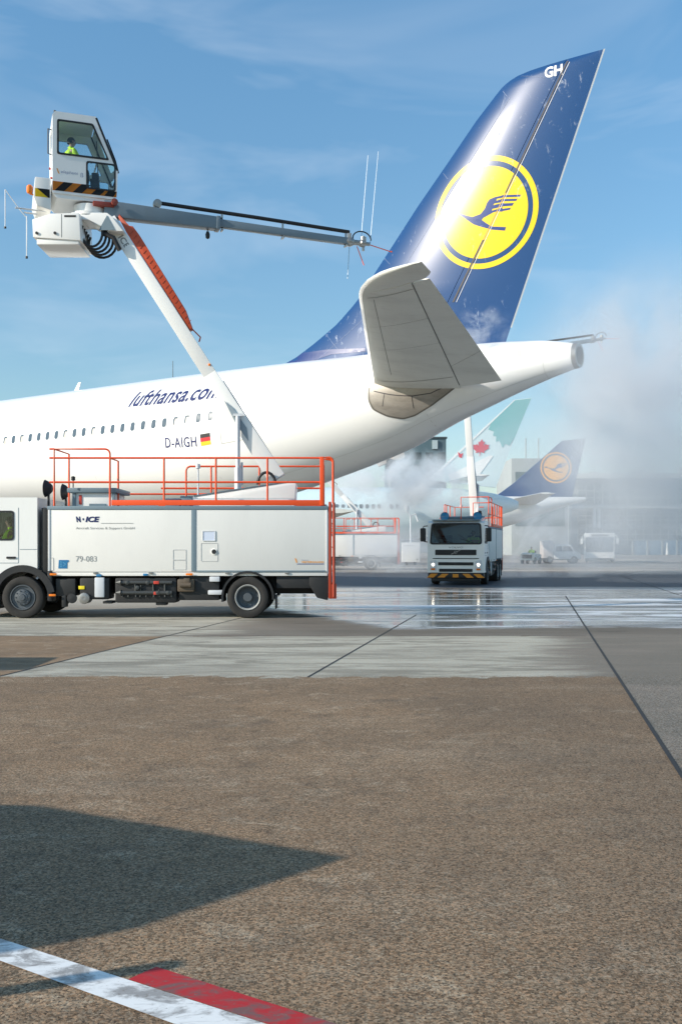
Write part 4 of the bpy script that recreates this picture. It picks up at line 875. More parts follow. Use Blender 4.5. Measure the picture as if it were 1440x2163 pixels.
# bare metal plate around the stabiliser root
pl = rpoly([(779, 818), (779, 845), (788, 864), (817, 878), (852, 884), (876, 877), (911, 856), (943, 832), (966, 814), (967, 800), (900, 790), (800, 794)], 9)
b = MB(); b.flat(pl, lambda x, y: fp(*fus_px(x, y), .010), 16).build('stabiliser_plate', PLATE, fuse, normals=False)
rim = rpoly([(779, 818), (779, 845), (788, 864), (817, 878), (852, 884), (876, 877), (911, 856), (943, 832), (966, 814), (967, 800)], 6)[2:-3]
fus_line([fus_px(*q) for q in rim], .05, paint('plate_rim', (.16, .15, .13), .5, metal=.4, dirt=.4), 'plate_rim', off=.016)
q0, q1 = fus_px(800, 838), fus_px(868, 838)
fus_line([fus_px(790, 826), fus_px(830, 834), fus_px(872, 836), fus_px(910, 830), fus_px(950, 812)], .03, SEAM, 'plate_seam', off=.016)
fus_line([fus_px(870, 836), fus_px(874, 862)], .025, SEAM, 'plate_seam', off=.016); fus_line([fus_px(812, 832), fus_px(808, 858)], .02, SEAM, 'plate_seam', off=.016)
b = MB(); b.flat(rrect(1092, 740, 1100, 752, 2), lambda x, y: fp(*fus_px(x, y), .006), 6).build('access_panel', paint('panel_grey', (.55, .54, .50), .5), fuse, normals=False)
# main gear, mostly hidden behind the truck
for sg in (1, -1):
    b = MB(); b.tube([ap(30, sg*2.3, 3.6), ap(30.3, sg*4.6, 1.0)], .22, 14); b.tube([ap(31, sg*4.6, .62), ap(29.4, sg*4.6, .62)], .14, 10); gr = b.build('landing_gear', LGREY, plane)
    for dt_ in (-.8, .8):
        for du in (-.45, .45): b = MB(); b.lathe([(.3, -.2), (.6, -.2), (.66, -.1), (.66, .1), (.6, .2), (.3, .2), (0, .12)], ap(30.2+dt_, sg*4.6+du, .66), (-sa_, -ca_, 0), 28); b.build('gear_wheel', RUBBER, gr)
# ---------------- fin
def naca(x): x = min(max(x, 0), 1); return 5*(.2969*math.sqrt(x)-.126*x-.3516*x*x+.2843*x**3-.1036*x**4)
LEpx = [(560, 788), (582, 779), (625, 755), (668, 722), (712, 684), (752, 638), (798, 566), (831, 515), (881, 437), (943, 347), (1006, 254), (1055, 190)]
LE = sorted([plane_px(*q)[::-1] for q in LEpx]); LEz, LEt = [q[0] for q in LE], [q[1] for q in LE]
TE0, TE1 = plane_px(1068, 722), plane_px(1274, 105); H0, H1 = plane_px(955, 640), plane_px(1199, 126)
ZT = (TE1[1]+plane_px(1115, 148)[1])/2; zc0 = LEz[-1]; tc = LEt[-1]; tc1 = plane_px(1115, 148)[0]
def t_le(z):
    if z <= zc0: return float(np.interp(z, LEz, LEt))
    s = min(1, (z-zc0)/(ZT-zc0)); sl = (LEt[-1]-LEt[-2])/(LEz[-1]-LEz[-2]); ts_ = tc+sl*(z-zc0); return ts_ + (tc1-(tc+sl*(ZT-zc0)))*(1-math.sqrt(1-s*s))
def t_te(z): return TE0[0]+(TE1[0]-TE0[0])*(z-TE0[1])/(TE1[1]-TE0[1])
def t_hi(z): return H0[0]+(H1[0]-H0[0])*(z-H0[1])/(H1[1]-H0[1])
def fin_half(t, z):
    a, e = t_le(z), t_te(z); ch = max(a-e, .05); eff = min(ch, 7.0); x = (a-t)/ch
    if ch > eff: x = (a-t)/eff*.6 if (a-t) < eff*.3/.6 else .18+(((a-t)-eff*.3/.6)/(ch-eff*.3/.6))*.82 if False else x
    return .105*eff*naca(max(x, 0)**1.39)*(1 if z < ZT-.25 else math.sqrt(max(0.02, 1-((z-ZT+.25)/.27)**2)))
def fin_surf(t, z, off=.006): return ap(t, fin_half(t, z)+off, z)
def fin_px(px, py):
    u = .2
    for _ in range(8):
        t, z = plane_px(px, py, u); u = max(0, fin_half(t, z))
    return t, z
zs = list(np.linspace(8.0, 16.6, 44))+[ZT-.5, ZT-.3, ZT-.2, ZT-.12, ZT-.05, ZT]
zs = sorted(z for z in zs if z <= ZT)
def fin_part(ta_f, tb_f, name, parent, mat):
    rows = []
    for z in zs:
        a, e = ta_f(z), tb_f(z); xs = [a+(e-a)*(1-math.cos(math.pi*k/26))/2 for k in range(27)]
        rows.append([ap(t, fin_half(t, z), z) for t in xs]+[ap(t, -fin_half(t, z), z) for t in reversed(xs[:-1] if name == 'rudder' else xs)])
    b = MB(); b.grid(rows, cap=True, wrap=True); bmesh.ops.remove_doubles(b.bm, verts=b.bm.verts[:], dist=.0005); return b.build(name, mat, parent, sharp=50)
fin = fin_part(t_le, lambda z: t_hi(z)+.012 if z > 8.2 else t_hi(z)+.012, 'tail_fin', plane, FINB)
rud = fin_part(lambda z: t_hi(z)-.012, t_te, 'rudder', fin, FINB)
def fin_line(p, q, w, mat, name, off=.014):
    a, c = fin_px(*p), fin_px(*q); rows = []
    for k in range(41):
        t, z = a[0]+(c[0]-a[0])*k/40, a[1]+(c[1]-a[1])*k/40; rows.append([fin_surf(t+w/2, z, off), fin_surf(t-w/2, z, off)])
    b = MB(); b.grid(rows); return b.build(name, mat, fin, normals=False)
fin_line((1199, 128), (1068, 407), .055, SEAM, 'hinge_line'); fin_line((1068, 407), (1021, 506), .035, paint('hinge_brown', (.50, .27, .04), .5), 'hinge_line'); fin_line((1021, 506), (957, 638), .075, SEAM, 'hinge_line')
fin_line((1203, 130), (964, 638), .02, paint('hinge_pale', (.65, .66, .68), .4), 'hinge_line', .016)
SEAMB = paint('fin_seam', (.16, .22, .36), .5)
for p_, q_ in (((1077, 205), (812, 630)), ((812, 630), (660, 768)), ((1062, 192), (1071, 203)), ((936, 365), (946, 378)), ((812, 545), (824, 558)), ((690, 707), (714, 738))): fin_line(p_, q_, .014, SEAMB, 'fin_seam', .008)
fin_line((1100, 160), (1150, 163), .02, SEAMB, 'fin_seam', .008)
TRIM = paint('trailing_edge_silver', (.62, .63, .64), .35, metal=.3, dirt=.1)
b = MB(); b.grid([[ap(t_te(z)+.0, .022, z), ap(t_te(z)-.05, .0, z), ap(t_te(z)+.0, -.022, z)] for z in zs if z > 8.9]); b.build('trailing_edge', TRIM, rud)
b = MB(); b.flat([(608, 766), (640, 745), (690, 738), (772, 735), (772, 742), (700, 748), (660, 762), (640, 770)], lambda x, y: fin_surf(*fin_px(x, y), .008), 12).build('fin_fairing', paint('fairing_blue', (.014, .036, .15), .35), fin, normals=False)
def arcw(cx, cz, r0, r1, f, off, mat, name, n=96):
    b = MB(); m = max(2, int((r1-r0)/.1)+1); b.grid([[f(cx+(r0+(r1-r0)*j/m)*math.cos(2*math.pi*k/n), cz+(r0+(r1-r0)*j/m)*math.sin(2*math.pi*k/n), off) for k in range(n+1)] for j in range(m+1)]); return b.build(name, mat, fin, normals=False)
ec = fin_px(1022, 448); RE = 1.88
arcw(ec[0], ec[1], .0005, RE*.815, fin_surf, .007, FINY, 'emblem_disc'); arcw(ec[0], ec[1], RE*.905, RE, fin_surf, .007, FINY, 'emblem_ring')
CR = [[(215, 402), (300, 383), (335, 374), (400, 408), (520, 452), (600, 470), (600, 505), (505, 492), (420, 440), (345, 432), (215, 424)],
      [(505, 495), (600, 462), (690, 430), (745, 360), (770, 290), (805, 242), (875, 214), (965, 195), (965, 400), (900, 395), (850, 408), (720, 480), (705, 505), (640, 530)],
      [(505, 495), (600, 490), (705, 505), (760, 545), (830, 588), (1010, 595), (998, 640), (835, 628), (700, 592), (600, 560)]]
FE = [[(960, 190), (1198, 183), (1185, 210), (950, 218)], [(950, 240), (1155, 236), (1140, 262), (945, 268)], [(945, 296), (1112, 289), (1090, 324), (940, 334)], [(940, 368), (1070, 349), (1060, 375), (950, 395)]]
b = MB()
for poly in CR+FE: b.flat([(900+x/6, 380+y/6) for x, y in poly], lambda x, y: fin_surf(*fin_px(x, y), .011), 5)
b.build('crane_emblem', EMBB, fin, normals=False)
b = MB()
for poly in ([(895, 238), (965, 224), (965, 236), (890, 262)], [(865, 296), (965, 280), (965, 290), (850, 318)], [(840, 366), (965, 338), (965, 346), (835, 388)]): b.flat([(900+x/6, 380+y/6) for x, y in poly], lambda x, y: fin_surf(*fin_px(x, y), .0135), 5)
b.build('emblem_gap', FINY, fin, normals=False)
g0, g1 = fin_px(1150, 165), fin_px(1188, 157); b = MB(); b.text('GH', 0, g0[0]-g1[0], 0, .36, lambda x, y: fin_surf(g0[0]-x, g0[1]+(g1[1]-g0[1])*x/(g0[0]-g1[0])+y, .008), bold=.03, maxlen=.1).build('lettering', paint('lettering_white', (.8, .8, .8), .5), fin, normals=False)
# ---------------- horizontal stabilisers
def s_le(u):
    if u <= 8.8: return 7.31-.596*(u-.8)
    return float(np.interp(u, [8.8, 9.1, 9.4, 9.7, 9.95, 10.12, 10.2], [2.54, 2.34, 2.08, 1.72, 1.28, .72, .05]))
def s_hi(u): return 3.52+(.677-3.52)*(u-1.5)/(9.25-1.5)
def s_te(u): return 2.17+(.20-2.17)*(u-1.0)/(9.2-1.0)
def s_z(t, u): return 7.42+.118*(u-2.0)+.075*(t-s_le(u)*.5-s_te(min(u, 9.2))*.5-2.0)*max(0, 1-u/9)
def s_half(t, u, le, te): ch = le-te; return .105*min(ch, 6)*naca((le-t)/max(ch, .05))
def stab(sg):
    def sec(u, a, e, le, te, closed):
        xs = [a+(e-a)*(1-math.cos(math.pi*k/18))/2 for k in range(19)]
        if a < le-.01: xs = [a+(e-a)*k/18 for k in range(19)]
        return [ap(t, sg*u, s_z(t, u)-s_half(t, u, le, te)) for t in xs]+[ap(t, sg*u, s_z(t, u)+s_half(t, u, le, te)) for t in reversed(xs)]
    us = list(np.linspace(.6, 8.8, 24))+[9.0, 9.15, 9.24]
    b = MB(); b.grid([sec(u, s_le(u), s_hi(u)+.01, s_le(u), s_te(u), 0) for u in us], cap=True, wrap=True)
    us2 = [9.242, 9.4, 9.55, 9.7, 9.85, 9.97, 10.07, 10.15, 10.195]; te2 = lambda u: float(np.interp(u, [9.24, 9.5, 10.2], [.30, -.03, -.16]))
    b.grid([sec(u, s_le(u), te2(u), s_le(u), te2(u), 0) for u in us2], cap=True, wrap=True); bmesh.ops.remove_doubles(b.bm, verts=b.bm.verts[:], dist=.0006)
    st = b.build('stabiliser', AIRG, plane, sharp=50)
    b = MB(); b.grid([sec(u, s_hi(u)-.012, s_te(u), s_le(u), s_te(u), 0) for u in np.linspace(1.25, 9.2, 20)], cap=True, wrap=True); bmesh.ops.remove_doubles(b.bm, verts=b.bm.verts[:], dist=.0006); b.build('elevator', AIRG, st, sharp=50)
    b = MB(); us3 = us+us2[1:]
    b.grid([[ap(s_le(u)-.10, sg*u, s_z(s_le(u)-.1, u)-s_half(s_le(u)-.10, u, s_le(u), s_te(min(u, 9.2)))-.005), ap(s_le(u)-.03, sg*u, s_z(s_le(u), u)-s_half(s_le(u)-.03, u, s_le(u), s_te(min(u, 9.2)))-.005), ap(s_le(u)+.012, sg*u, s_z(s_le(u), u)), ap(s_le(u)-.03, sg*u, s_z(s_le(u), u)+s_half(s_le(u)-.03, u, s_le(u), s_te(min(u, 9.2)))+.005), ap(s_le(u)-.12, sg*u, s_z(s_le(u)-.1, u)+s_half(s_le(u)-.12, u, s_le(u), s_te(min(u, 9.2)))+.005)] for u in us3]); b.build('leading_edge', AIRW, st)
    if sg > 0:
        ln = paint('stab_seam', (.15, .15, .14), .6)
        def sl(pts, w, m=ln):
            rows = []
            for (t0, u0), (t1, u1) in zip(pts, pts[1:]):
                for k in range(21):
                    t, u = t0+(t1-t0)*k/20, u0+(u1-u0)*k/20; le, te = s_le(u), s_te(min(u, 9.2)); n = Vector((-(u1-u0), t1-t0)).normalized()*w/2
                    rows.append([ap(t+n.x, u+n.y, s_z(t, u)-s_half(t, u, le, te)-.006), ap(t-n.x, u-n.y, s_z(t, u)-s_half(t, u, le, te)-.006)])
            b = MB(); b.grid(rows); b.build('panel_seam', m, st, normals=False)
        sl([(s_hi(9.2), 9.2), (s_hi(1.4), 1.4)], .03)
        sl([(s_le(2.3)-.15, 2.25), (s_hi(2.3)+.1, 2.25)], .05, paint('seal_pale', (.42, .41, .39), .5)); sl([(s_le(8.9)-.25, 8.9), (s_hi(8.9), 8.9)], .02)
        sl([(s_le(5.2)-.2, 5.2), (s_hi(5.2), 5.2)], .012); sl([(s_le(7)-.2, 7.0), (s_hi(7), 7.0)], .012)
        sl([(s_hi(3.2), 3.2), (s_te(4.0), 4.0)], .012); sl([(s_le(3)-.8, 3.0), (s_le(8.8)-.45, 8.8)], .012)
stab(1)

# ------------------------------------------------------------------ aircraft parked behind
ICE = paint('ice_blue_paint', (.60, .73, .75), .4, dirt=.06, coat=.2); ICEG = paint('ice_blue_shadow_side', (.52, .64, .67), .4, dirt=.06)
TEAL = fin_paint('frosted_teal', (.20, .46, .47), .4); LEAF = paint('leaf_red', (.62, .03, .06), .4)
def bg_fuse(Y, ts, root, mat, name='fuselage'):
    """ts = [(x, top, bottom, half width)] from tail to nose, axis along X"""
    b = MB(); b.grid([[Vector((x, hw*math.cos(2*math.pi*k/40), (tp+bt)/2+(tp-bt)/2*math.sin(2*math.pi*k/40))) for k in range(40)] for x, tp, bt, hw in ts], cap=True, wrap=True); return b.build(name, mat, root, sharp=60)
def slab(root, name, mat, pts, th):
    """flat aerofoil panel with real thickness from its outline in x,z"""
    b = MB(); b.plate(pts, [], lambda x, z, c: Vector((x, -th/2+c, z)), th); bmesh.ops.bevel(b.bm, geom=[e for e in b.bm.edges if len(e.link_faces) == 2 and e.calc_face_angle(0) > 1], offset=th*.3, segments=2, affect='EDGES'); return b.build(name, mat, root)
def wingpan(root, name, mat, rt0, rt1, tp0, tp1, th=.22):
    """tapering wing panel between a root chord and a tip chord"""
    b = MB(); rows = []
    for a, c, h in ((rt0, rt1, th), (tp0, tp1, th*.4)):
        a, c = Vector(a), Vector(c); up = Vector((0, 0, 1)); rows.append([a, a.lerp(c, .15)+up*h*.5, a.lerp(c, .45)+up*h*.5, c, a.lerp(c, .45)-up*h*.5, a.lerp(c, .15)-up*h*.5])
    b.grid(rows, cap=True, wrap=True); return b.build(name, mat, root, sharp=60)
def gear(root, xs, zb):
    for x, y in xs:
        b = MB(); b.tube([(x, y, zb+.3), (x, y, .5)], .16, 10); g_ = b.build('landing_gear', LGREY, root)
        for dx in (-.6, .6): b = MB(); b.lathe([(.2, -.3), (.5, -.3), (.55, -.2), (.55, .2), (.5, .3), (.2, .3), (0, .25)], (x+dx, y, .55), (0, 1, 0), 20); b.build('gear_wheel', RUBBER, g_)
YA = 95.0; pa = lambda px, py, Y=YA: at(px, py, Y)
ac = thing('airliner', 'ice blue airliner with teal tail and red leaf, partly hidden by steam', 'airliner', (0, YA, 0))
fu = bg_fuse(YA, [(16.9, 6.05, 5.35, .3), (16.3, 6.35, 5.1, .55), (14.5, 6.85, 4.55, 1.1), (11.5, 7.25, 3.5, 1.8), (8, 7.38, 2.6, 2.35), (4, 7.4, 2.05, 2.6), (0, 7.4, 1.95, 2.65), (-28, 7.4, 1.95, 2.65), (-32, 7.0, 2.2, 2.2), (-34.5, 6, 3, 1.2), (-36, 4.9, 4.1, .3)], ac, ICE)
for k in range(26):
    x = pa(798.5-12.4*k if k < 24 else 811+12.4*(k-23), 1072).x; z = 5.47; u_ = 2.65*math.sqrt(1-((z-4.68)/2.73)**2)
    b = MB(); b.plate(rrect(x-.15, z-.2, x+.15, z+.2, .08), [], lambda a, q, c: Vector((a, -u_-.02+c, q)), .03); b.build('cabin_window', WINB, fu)
L = lambda *q: [((pa(x, y)).x, (pa(x, y)).z) for x, y in q]
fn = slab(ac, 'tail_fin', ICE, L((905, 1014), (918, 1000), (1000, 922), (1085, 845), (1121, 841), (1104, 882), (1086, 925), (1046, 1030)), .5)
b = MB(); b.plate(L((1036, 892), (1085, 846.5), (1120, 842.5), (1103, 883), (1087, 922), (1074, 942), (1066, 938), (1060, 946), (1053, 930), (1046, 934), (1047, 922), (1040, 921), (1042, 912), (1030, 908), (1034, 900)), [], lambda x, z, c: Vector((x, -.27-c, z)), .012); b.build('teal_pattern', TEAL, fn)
b = MB(); b.plate(L((946, 1004), (1034, 962), (1040, 964), (1008, 1008), (950, 1012)), [], lambda x, z, c: Vector((x, -.275-c, z)), .012); b.build('white_pattern', AIRW, fn)
lf = [(0, -1), (.06, -.45), (.5, -.55), (.42, -.35), (.95, -.0), (.8, .08), (.88, .4), (.58, .34), (.5, .5), (.25, .22), (.36, .75), (.18, .66), (0, 1)]
lf = lf+[(-x, y) for x, y in reversed(lf[1:-1])]; cx_, cz_ = pa(1014, 947).x, pa(1014, 947).z
b = MB(); b.plate([(cx_+x*.88+y*.12, cz_+y*.85) for x, y in lf], [], lambda x, z, c: Vector((x, -.285-c, z)), .01); b.build('red_leaf', LEAF, fn)
b = MB(); b.plate(L((966, 955), (972, 960), (977, 957), (974, 968), (968, 966)), [], lambda x, z, c: Vector((x, -.285-c, z)), .01); b.build('red_leaf', LEAF, fn)
b = MB(); b.plate(L((905, 1014), (1085, 845), (1087.5, 845), (912, 1013)), [], lambda x, z, c: Vector((x, -.275-c, z)), .012); b.build('leading_edge', AIRW, fn)
rel = lambda v: Vector((v.x, v.y-YA, v.z))
wingpan(ac, 'stabiliser', AIRW, rel(at(945, 1016, 93.6)), rel(at(1018, 1016, 93.6)), rel(at(1000, 1003, 86)), rel(at(1034, 1003, 86)), .4)
wingpan(ac, 'stabiliser', AIRW, (10.0, 1.5, 6.3), (13.4, 1.5, 6.2), (13.8, 8, 7.4), (15.2, 8, 7.4), .4)
gear(ac, [(-10, -3.2), (-10, 3.2), (-31, 0)], 2.2)
wingpan(ac, 'wing', AIRG, (-14, -2, 3.0), (-5.5, -2, 2.8), (-1, -15, 4.6), (1.2, -15, 4.6), .9); wingpan(ac, 'wing', AIRG, (-14, 2, 3.0), (-5.5, 2, 2.8), (-1, 22, 5.0), (1.2, 22, 5.0), .9)
YB = 150.0; pb = lambda px, py: at(px, py, YB)
lb = thing('airliner', 'distant airliner with blue tail fin and orange crane emblem fading into the steam', 'airliner', (0, YB, 0))
AIRF = paint('far_airliner_white', (.74, .74, .72), .4, dirt=.05)
bg_fuse(YB, [(36.8, 9.25, 8.7, .35), (34.5, 9.3, 8.0, .8), (31, 9.3, 6.9, 1.5), (27, 9.35, 5.4, 2.2), (22, 9.4, 4.0, 2.7), (18, 9.4, 3.4, 2.82), (-15, 9.4, 3.4, 2.82), (-19, 8.8, 3.8, 2.2), (-22, 7.3, 5, 1), (-23, 6.4, 5.8, .3)], lb, AIRF)
L2 = lambda *q: [((pb(x, y)).x, (pb(x, y)).z) for x, y in q]
f2 = slab(lb, 'tail_fin', FINB, L2((1040, 1052), (1058, 1040), (1085, 1020), (1140, 972), (1186, 931), (1236, 926), (1222, 985), (1206, 1056)), .6)
FINO = paint('emblem_orange', (.90, .40, .018), .4)
c2 = pb(1173, 988); rr = 2.36
def ring2(r0, r1, off, mat, name): b = MB(); n = 48; b.grid([[Vector((c2.x+r*math.cos(2*math.pi*k/n), -.31-off, c2.z+r*math.sin(2*math.pi*k/n))) for k in range(n+1)] for r in (r0, r1)]); return b.build(name, mat, f2, normals=False)
ring2(.001, rr*.80, .006, FINO, 'emblem_disc'); ring2(rr*.90, rr, .006, FINO, 'emblem_ring')
b = MB()
for poly in CR+FE: b.flat([(1173+(x-732)/643*33.5, 988+(y-408)/732*33.5+(x-732)*.002) for x, y in poly], lambda x, y: Vector((pb(x, y).x, -.33, pb(x, y).z)), 50)
b.build('crane_emblem', EMBB, f2, normals=False)
relb = lambda v: Vector((v.x, v.y-YB, v.z))
wingpan(lb, 'stabiliser', AIRF, (23.0, -1.5, 8.3), (29, -1.5, 8.0), (28.0, -10, 9.3), (30.2, -10, 9.3), .6); wingpan(lb, 'stabiliser', AIRF, (23.0, 1.5, 8.3), (29, 1.5, 8.0), (28.0, 10, 9.3), (30.2, 10, 9.3), .6)
gear(lb, [(0, -3.5), (0, 3.5), (-16, 0)], 3.5)

# ------------------------------------------------------------------ buildings and masts far behind
CONC = paint('terminal_wall', (.34, .37, .37), .7, dirt=.3, scale=.2); ROOFM = paint('terminal_roof', (.55, .56, .53), .6, dirt=.2, scale=.2); GLZ = paint('facade_glass', (.10, .14, .15), .15, dirt=.1, scale=.2)
YT = 235.0; X0, X1 = at(1206, 0, YT).x, 150.0
tm = thing('terminal_building', 'long grey terminal with glazed bands and a flat pale roof in the steam', 'building', (0, YT, 0))
zt = at(0, 1012, YT).z
b = MB(); b.box((X0, 0, 0), (X1, 40, zt), .05); wl = b.build('wall', CONC, tm)
b = MB(); b.box((X0-3, -2.5, zt+.01), (X1+3, 42, zt+1.2), .1); b.build('roof', ROOFM, tm)
b = MB(); b.box((X0-.5, -4, zt*.60), (X1, -.05, zt*.60+.5), .05); b.build('canopy', ROOFM, tm)
for z0, z1 in ((.66, .94), (.40, .57), (.12, .34)):
    b = MB(); b.box((X0+1.5, -.12, zt*z0), (X1-1, -.01, zt*z1)); wdw = b.build('window_band', GLZ, wl)
    b = MB()
    for k in range(46): xx = X0+1.5+k*1.95; b.box((xx-.09, -.2, zt*z0), (xx+.09, -.125, zt*z1))
    for f_ in (.33, .66): b.box((X0+1.5, -.19, zt*(z0+(z1-z0)*f_)-.08), (X1-1, -.13, zt*(z0+(z1-z0)*f_)+.08))
    b.build('mullion', ROOFM, wdw)
b = MB()
for x in (1246, 1256): xx = at(x, 0, YT).x; b.box((xx-.3, -4.2, zt*.35), (xx+.3, -3.6, zt*.60))
b.build('stair_panel', paint('stair_white', (.75, .75, .73), .5), tm)
b = MB()
for k in range(7): b.box((X0+6+k*11, 6, zt+1.21), (X0+8+k*11, 9, zt+2.2+(k % 3)*.6), .05)
b.build('roof_unit', CONC, tm)
pier = thing('terminal_building', 'grey pier building with antenna posts behind the distant blue tail fin', 'building', (0, 210, 0))
a0, a1 = at(1080, 968, 210), at(1200, 968, 210)
b = MB(); b.box((a0.x, 0, 0), (a1.x, 20, a0.z), .05); wl = b.build('wall', CONC, pier)
b = MB(); b.box((a0.x+.8, -.1, a0.z*.62), (a1.x-.8, -.01, a0.z*.86)); b.box((a0.x+.8, -.1, a0.z*.3), (a1.x-.8, -.01, a0.z*.52)); b.build('window_band', GLZ, wl)
b = MB()
for x in (1114, 1141): xx = at(x, 0, 210).x; b.tube([(xx, 2, a0.z), (xx, 2, a0.z+4.5)], .12)
b.build('roof_post', CONC, pier)
yt = 300.0; tw = thing('office_building', 'dark blue grey block with square openings rising behind the steam plume', 'building', (0, yt, 0))
p0, p1 = at(858, 930, yt), at(942, 926, yt); TWM = paint('tower_cladding', (.085, .135, .155), .5, dirt=.3, scale=.1)
b = MB(); b.box((p0.x-6, 0, 0), (p1.x, 14, p1.z), .05); wl = b.build('wall', TWM, tw)
b = MB(); b.box((p0.x-6.2, -.3, p1.z+.01), (p1.x+.3, 14.3, p1.z+.5)); b.build('roof', paint('tower_roof', (.05, .07, .08), .6), tw)
b = MB()
for r in range(8):
    for c in range(5): b.box((p0.x-5+c*3.6, -.12, 3+r*3.6), (p0.x-5+c*3.6+2.3, -.01, 3+r*3.6+2.1))
b.build('window', paint('tower_glass', (.035, .055, .065), .15), wl)
b = MB(); b.box((p1.x-4.2, -.6, p1.z-3.2), (p1.x-2.6, -.01, p1.z-.6)); b.build('wall_sign', paint('tower_light', (.40, .48, .50), .5), tw)
yj = 130.0; jb = thing('boarding_bridge', 'beige boarding bridge with dark cab under the near airliner belly', 'boarding bridge', (0, yj, 0))
JBM = paint('bridge_beige', (.52, .44, .36), .5, dirt=.25)
q0, q1, q2 = at(797, 978, yj), at(826, 966, yj), at(853, 960, yj)
v0 = lambda v: Vector((v.x, v.y-yj, v.z))
b = MB(); b.beam(v0(q0)+Vector((0, 0, -.1)), v0(q1), 1.6, .9, .1, h1=1.1); b.beam(v0(q1), v0(q2), 1.8, 1.0, .1); b.build('corridor', JBM, jb)
b = MB(); q = v0(at(824, 976, yj)); b.box((q.x-.55, -.9, q.z-1.0), (q.x+.65, .7, q.z+.35), .15); b.build('cab', CHAS, jb)
b = MB(); b.tube([(q.x, 0, 0), (q.x, 0, q.z-1.02)], .22, 12); b.box((q.x-1, -.6, 0), (q.x+1, .6, .3), .05); b.build('column', CONC, jb)
ym = 160.0; q = at(365, 762, ym); lm = thing('light_mast', 'thin floodlight mast rising behind the white fuselage roof', 'mast', (q.x, ym, 0))
b = MB(); b.tube([(0, 0, 0), (0, 0, q.z)], [.22, .06], 10); b.build('pole', GREY, lm); b = MB(); zz = at(0, 805, ym).z; b.box((-.8, -.4, zz-.25), (.8, .4, zz+.25), .08); b.build('lamp_head', CHAS, lm)
q = at(20, 846, 260); hg = thing('hangar', 'beige domed hangar roof peeking over the white fuselage', 'building', (q.x, 260, 0))
b = MB(); hgt = q.z; prof = [(-14+28*k/20, 0, (hgt-4)+4*math.sin(math.pi*k/20)**.6) for k in range(21)]; b.prism([(-14, 0, hgt-4)]+prof[1:-1]+[(14, 0, hgt-4)], (0, 30, 0)); b.build('roof', JBM, hg)
b = MB(); b.box((-13.5, .5, 0), (13.5, 29.5, hgt-4.02)); b.build('wall', CONC, hg)

# ------------------------------------------------------------------ small vehicles far behind
def wheelset(root, pts, r, w=.22):
    for x, y in pts:
        wl = thing_part('wheel', root); b = MB(); b.lathe([(r*.6, -w/2), (r*.93, -w/2), (r, -w*.3), (r, w*.3), (r*.93, w/2), (r*.6, w/2)], (x, y, r), (0, 1, 0), 24); b.build('tyre', RUBBER, wl)
        b = MB(); b.lathe([(0, -w*.35), (r*.5, -w*.35), (r*.62, -w*.5), (r*.62, w*.5), (r*.5, w*.35), (0, w*.35)], (x, y, r), (0, 1, 0), 20); b.build('rim', RIM, wl)
BUSW = paint('bus_white', (.72, .72, .70), .35, dirt=.1)
q = ground(1266, 1189); bus = thing('apron_bus', 'white apron bus with a wide dark windscreen in front of the terminal', 'bus', (q.x, q.y, 0), R(76))
b = MB(); b.box((0, -1.58, .28), (11.5, 1.58, 3.2), .12, 3); bb = b.build('body', BUSW, bus)
b = MB(); b.plate(rrect(-1.42, 1.15, 1.42, 2.75, .12), [], lambda y, z, c: Vector((-.004-c, y, z)), .012); b.build('windscreen', WINB, bb)
b = MB(); b.plate(rrect(-.9, 2.82, .9, 3.05, .04), [], lambda y, z, c: Vector((-.004-c, y, z)), .012); b.build('destination_sign', CHAS, bb)
for s in (-1, 1):
    b = MB(); b.plate(rrect(.5, 1.3, 10.8, 2.7, .1), [], lambda x, z, c: Vector((x, s*(1.584+c), z)), .012); b.build('side_window', WINB, bb)
    b = MB(); b.tube([(0, s*1.5, 2.9), (-.25, s*1.8, 2.85), (-.25, s*1.85, 2.6)], .035); b.box((-.32, s*1.85-.13, 2.0), (-.2, s*1.85+.13, 2.6), .03); b.build('mirror', BUSW, bb)
    b = MB(); b.plate(rrect(s*1.15-.2, .62, s*1.15+.2, .82, .05), [], lambda y, z, c: Vector((-.004-c, y, z)), .015); b.build('headlight', LGREY, bb)
b = MB(); b.box((-.05, -1.5, .22), (.2, 1.5, .5), .04); b.build('bumper', CHAS, bus)
wheelset(bus, [(2.4, -1.35), (2.4, 1.35), (8.8, -1.35), (8.8, 1.35)], .48)
q = ground(1121, 1191); tr = thing('baggage_tractor', 'small pale baggage tractor beside the pinkish boxed service truck', 'tractor', (q.x, q.y, 0), R(62))
TRW = paint('tractor_cream', (.62, .60, .54), .5, dirt=.3)
b = MB(); b.prism([(-1.3, -.7, .35), (-1.3, -.7, 1.0), (-.35, -.7, 1.12), (-.25, -.7, .62), (.45, -.7, .62), (.55, -.7, .95), (1.3, -.7, .95), (1.3, -.7, .35)], (0, 1.4, 0), .06); b.build('body', TRW, tr)
b = MB(); b.plate(rrect(-.5, .55, .5, .92, .05), [], lambda y, z, c: Vector((-1.304-c, y, z)), .02); b.build('grille', CHAS, tr)
b = MB(); b.box((-.05, -.4, .64), (.4, .4, .82), .05); b.box((.3, -.4, .82), (.45, .4, 1.3), .05); b.build('seat', CHAS, tr)
b = MB(); b.lathe([(.16, 0), (.19, .02), (.16, .04), (.13, .02), (.16, 0)], (-.22, 0, 1.22), (.5, 0, .8), 18); b.build('steering_wheel', CHAS, tr)
wheelset(tr, [(-.85, -.62), (-.85, .62), (.85, -.62), (.85, .62)], .34)
seated_person('worker in yellow vest driving the small baggage tractor', (q.x+.05, q.y-.15, .82), R(62+180), 'people in the trucks')
q = ground(1182, 1190); vn = thing('service_van', 'white service truck with pinkish box body in side view between tractor and bus', 'van', (q.x, q.y, 0), 0)
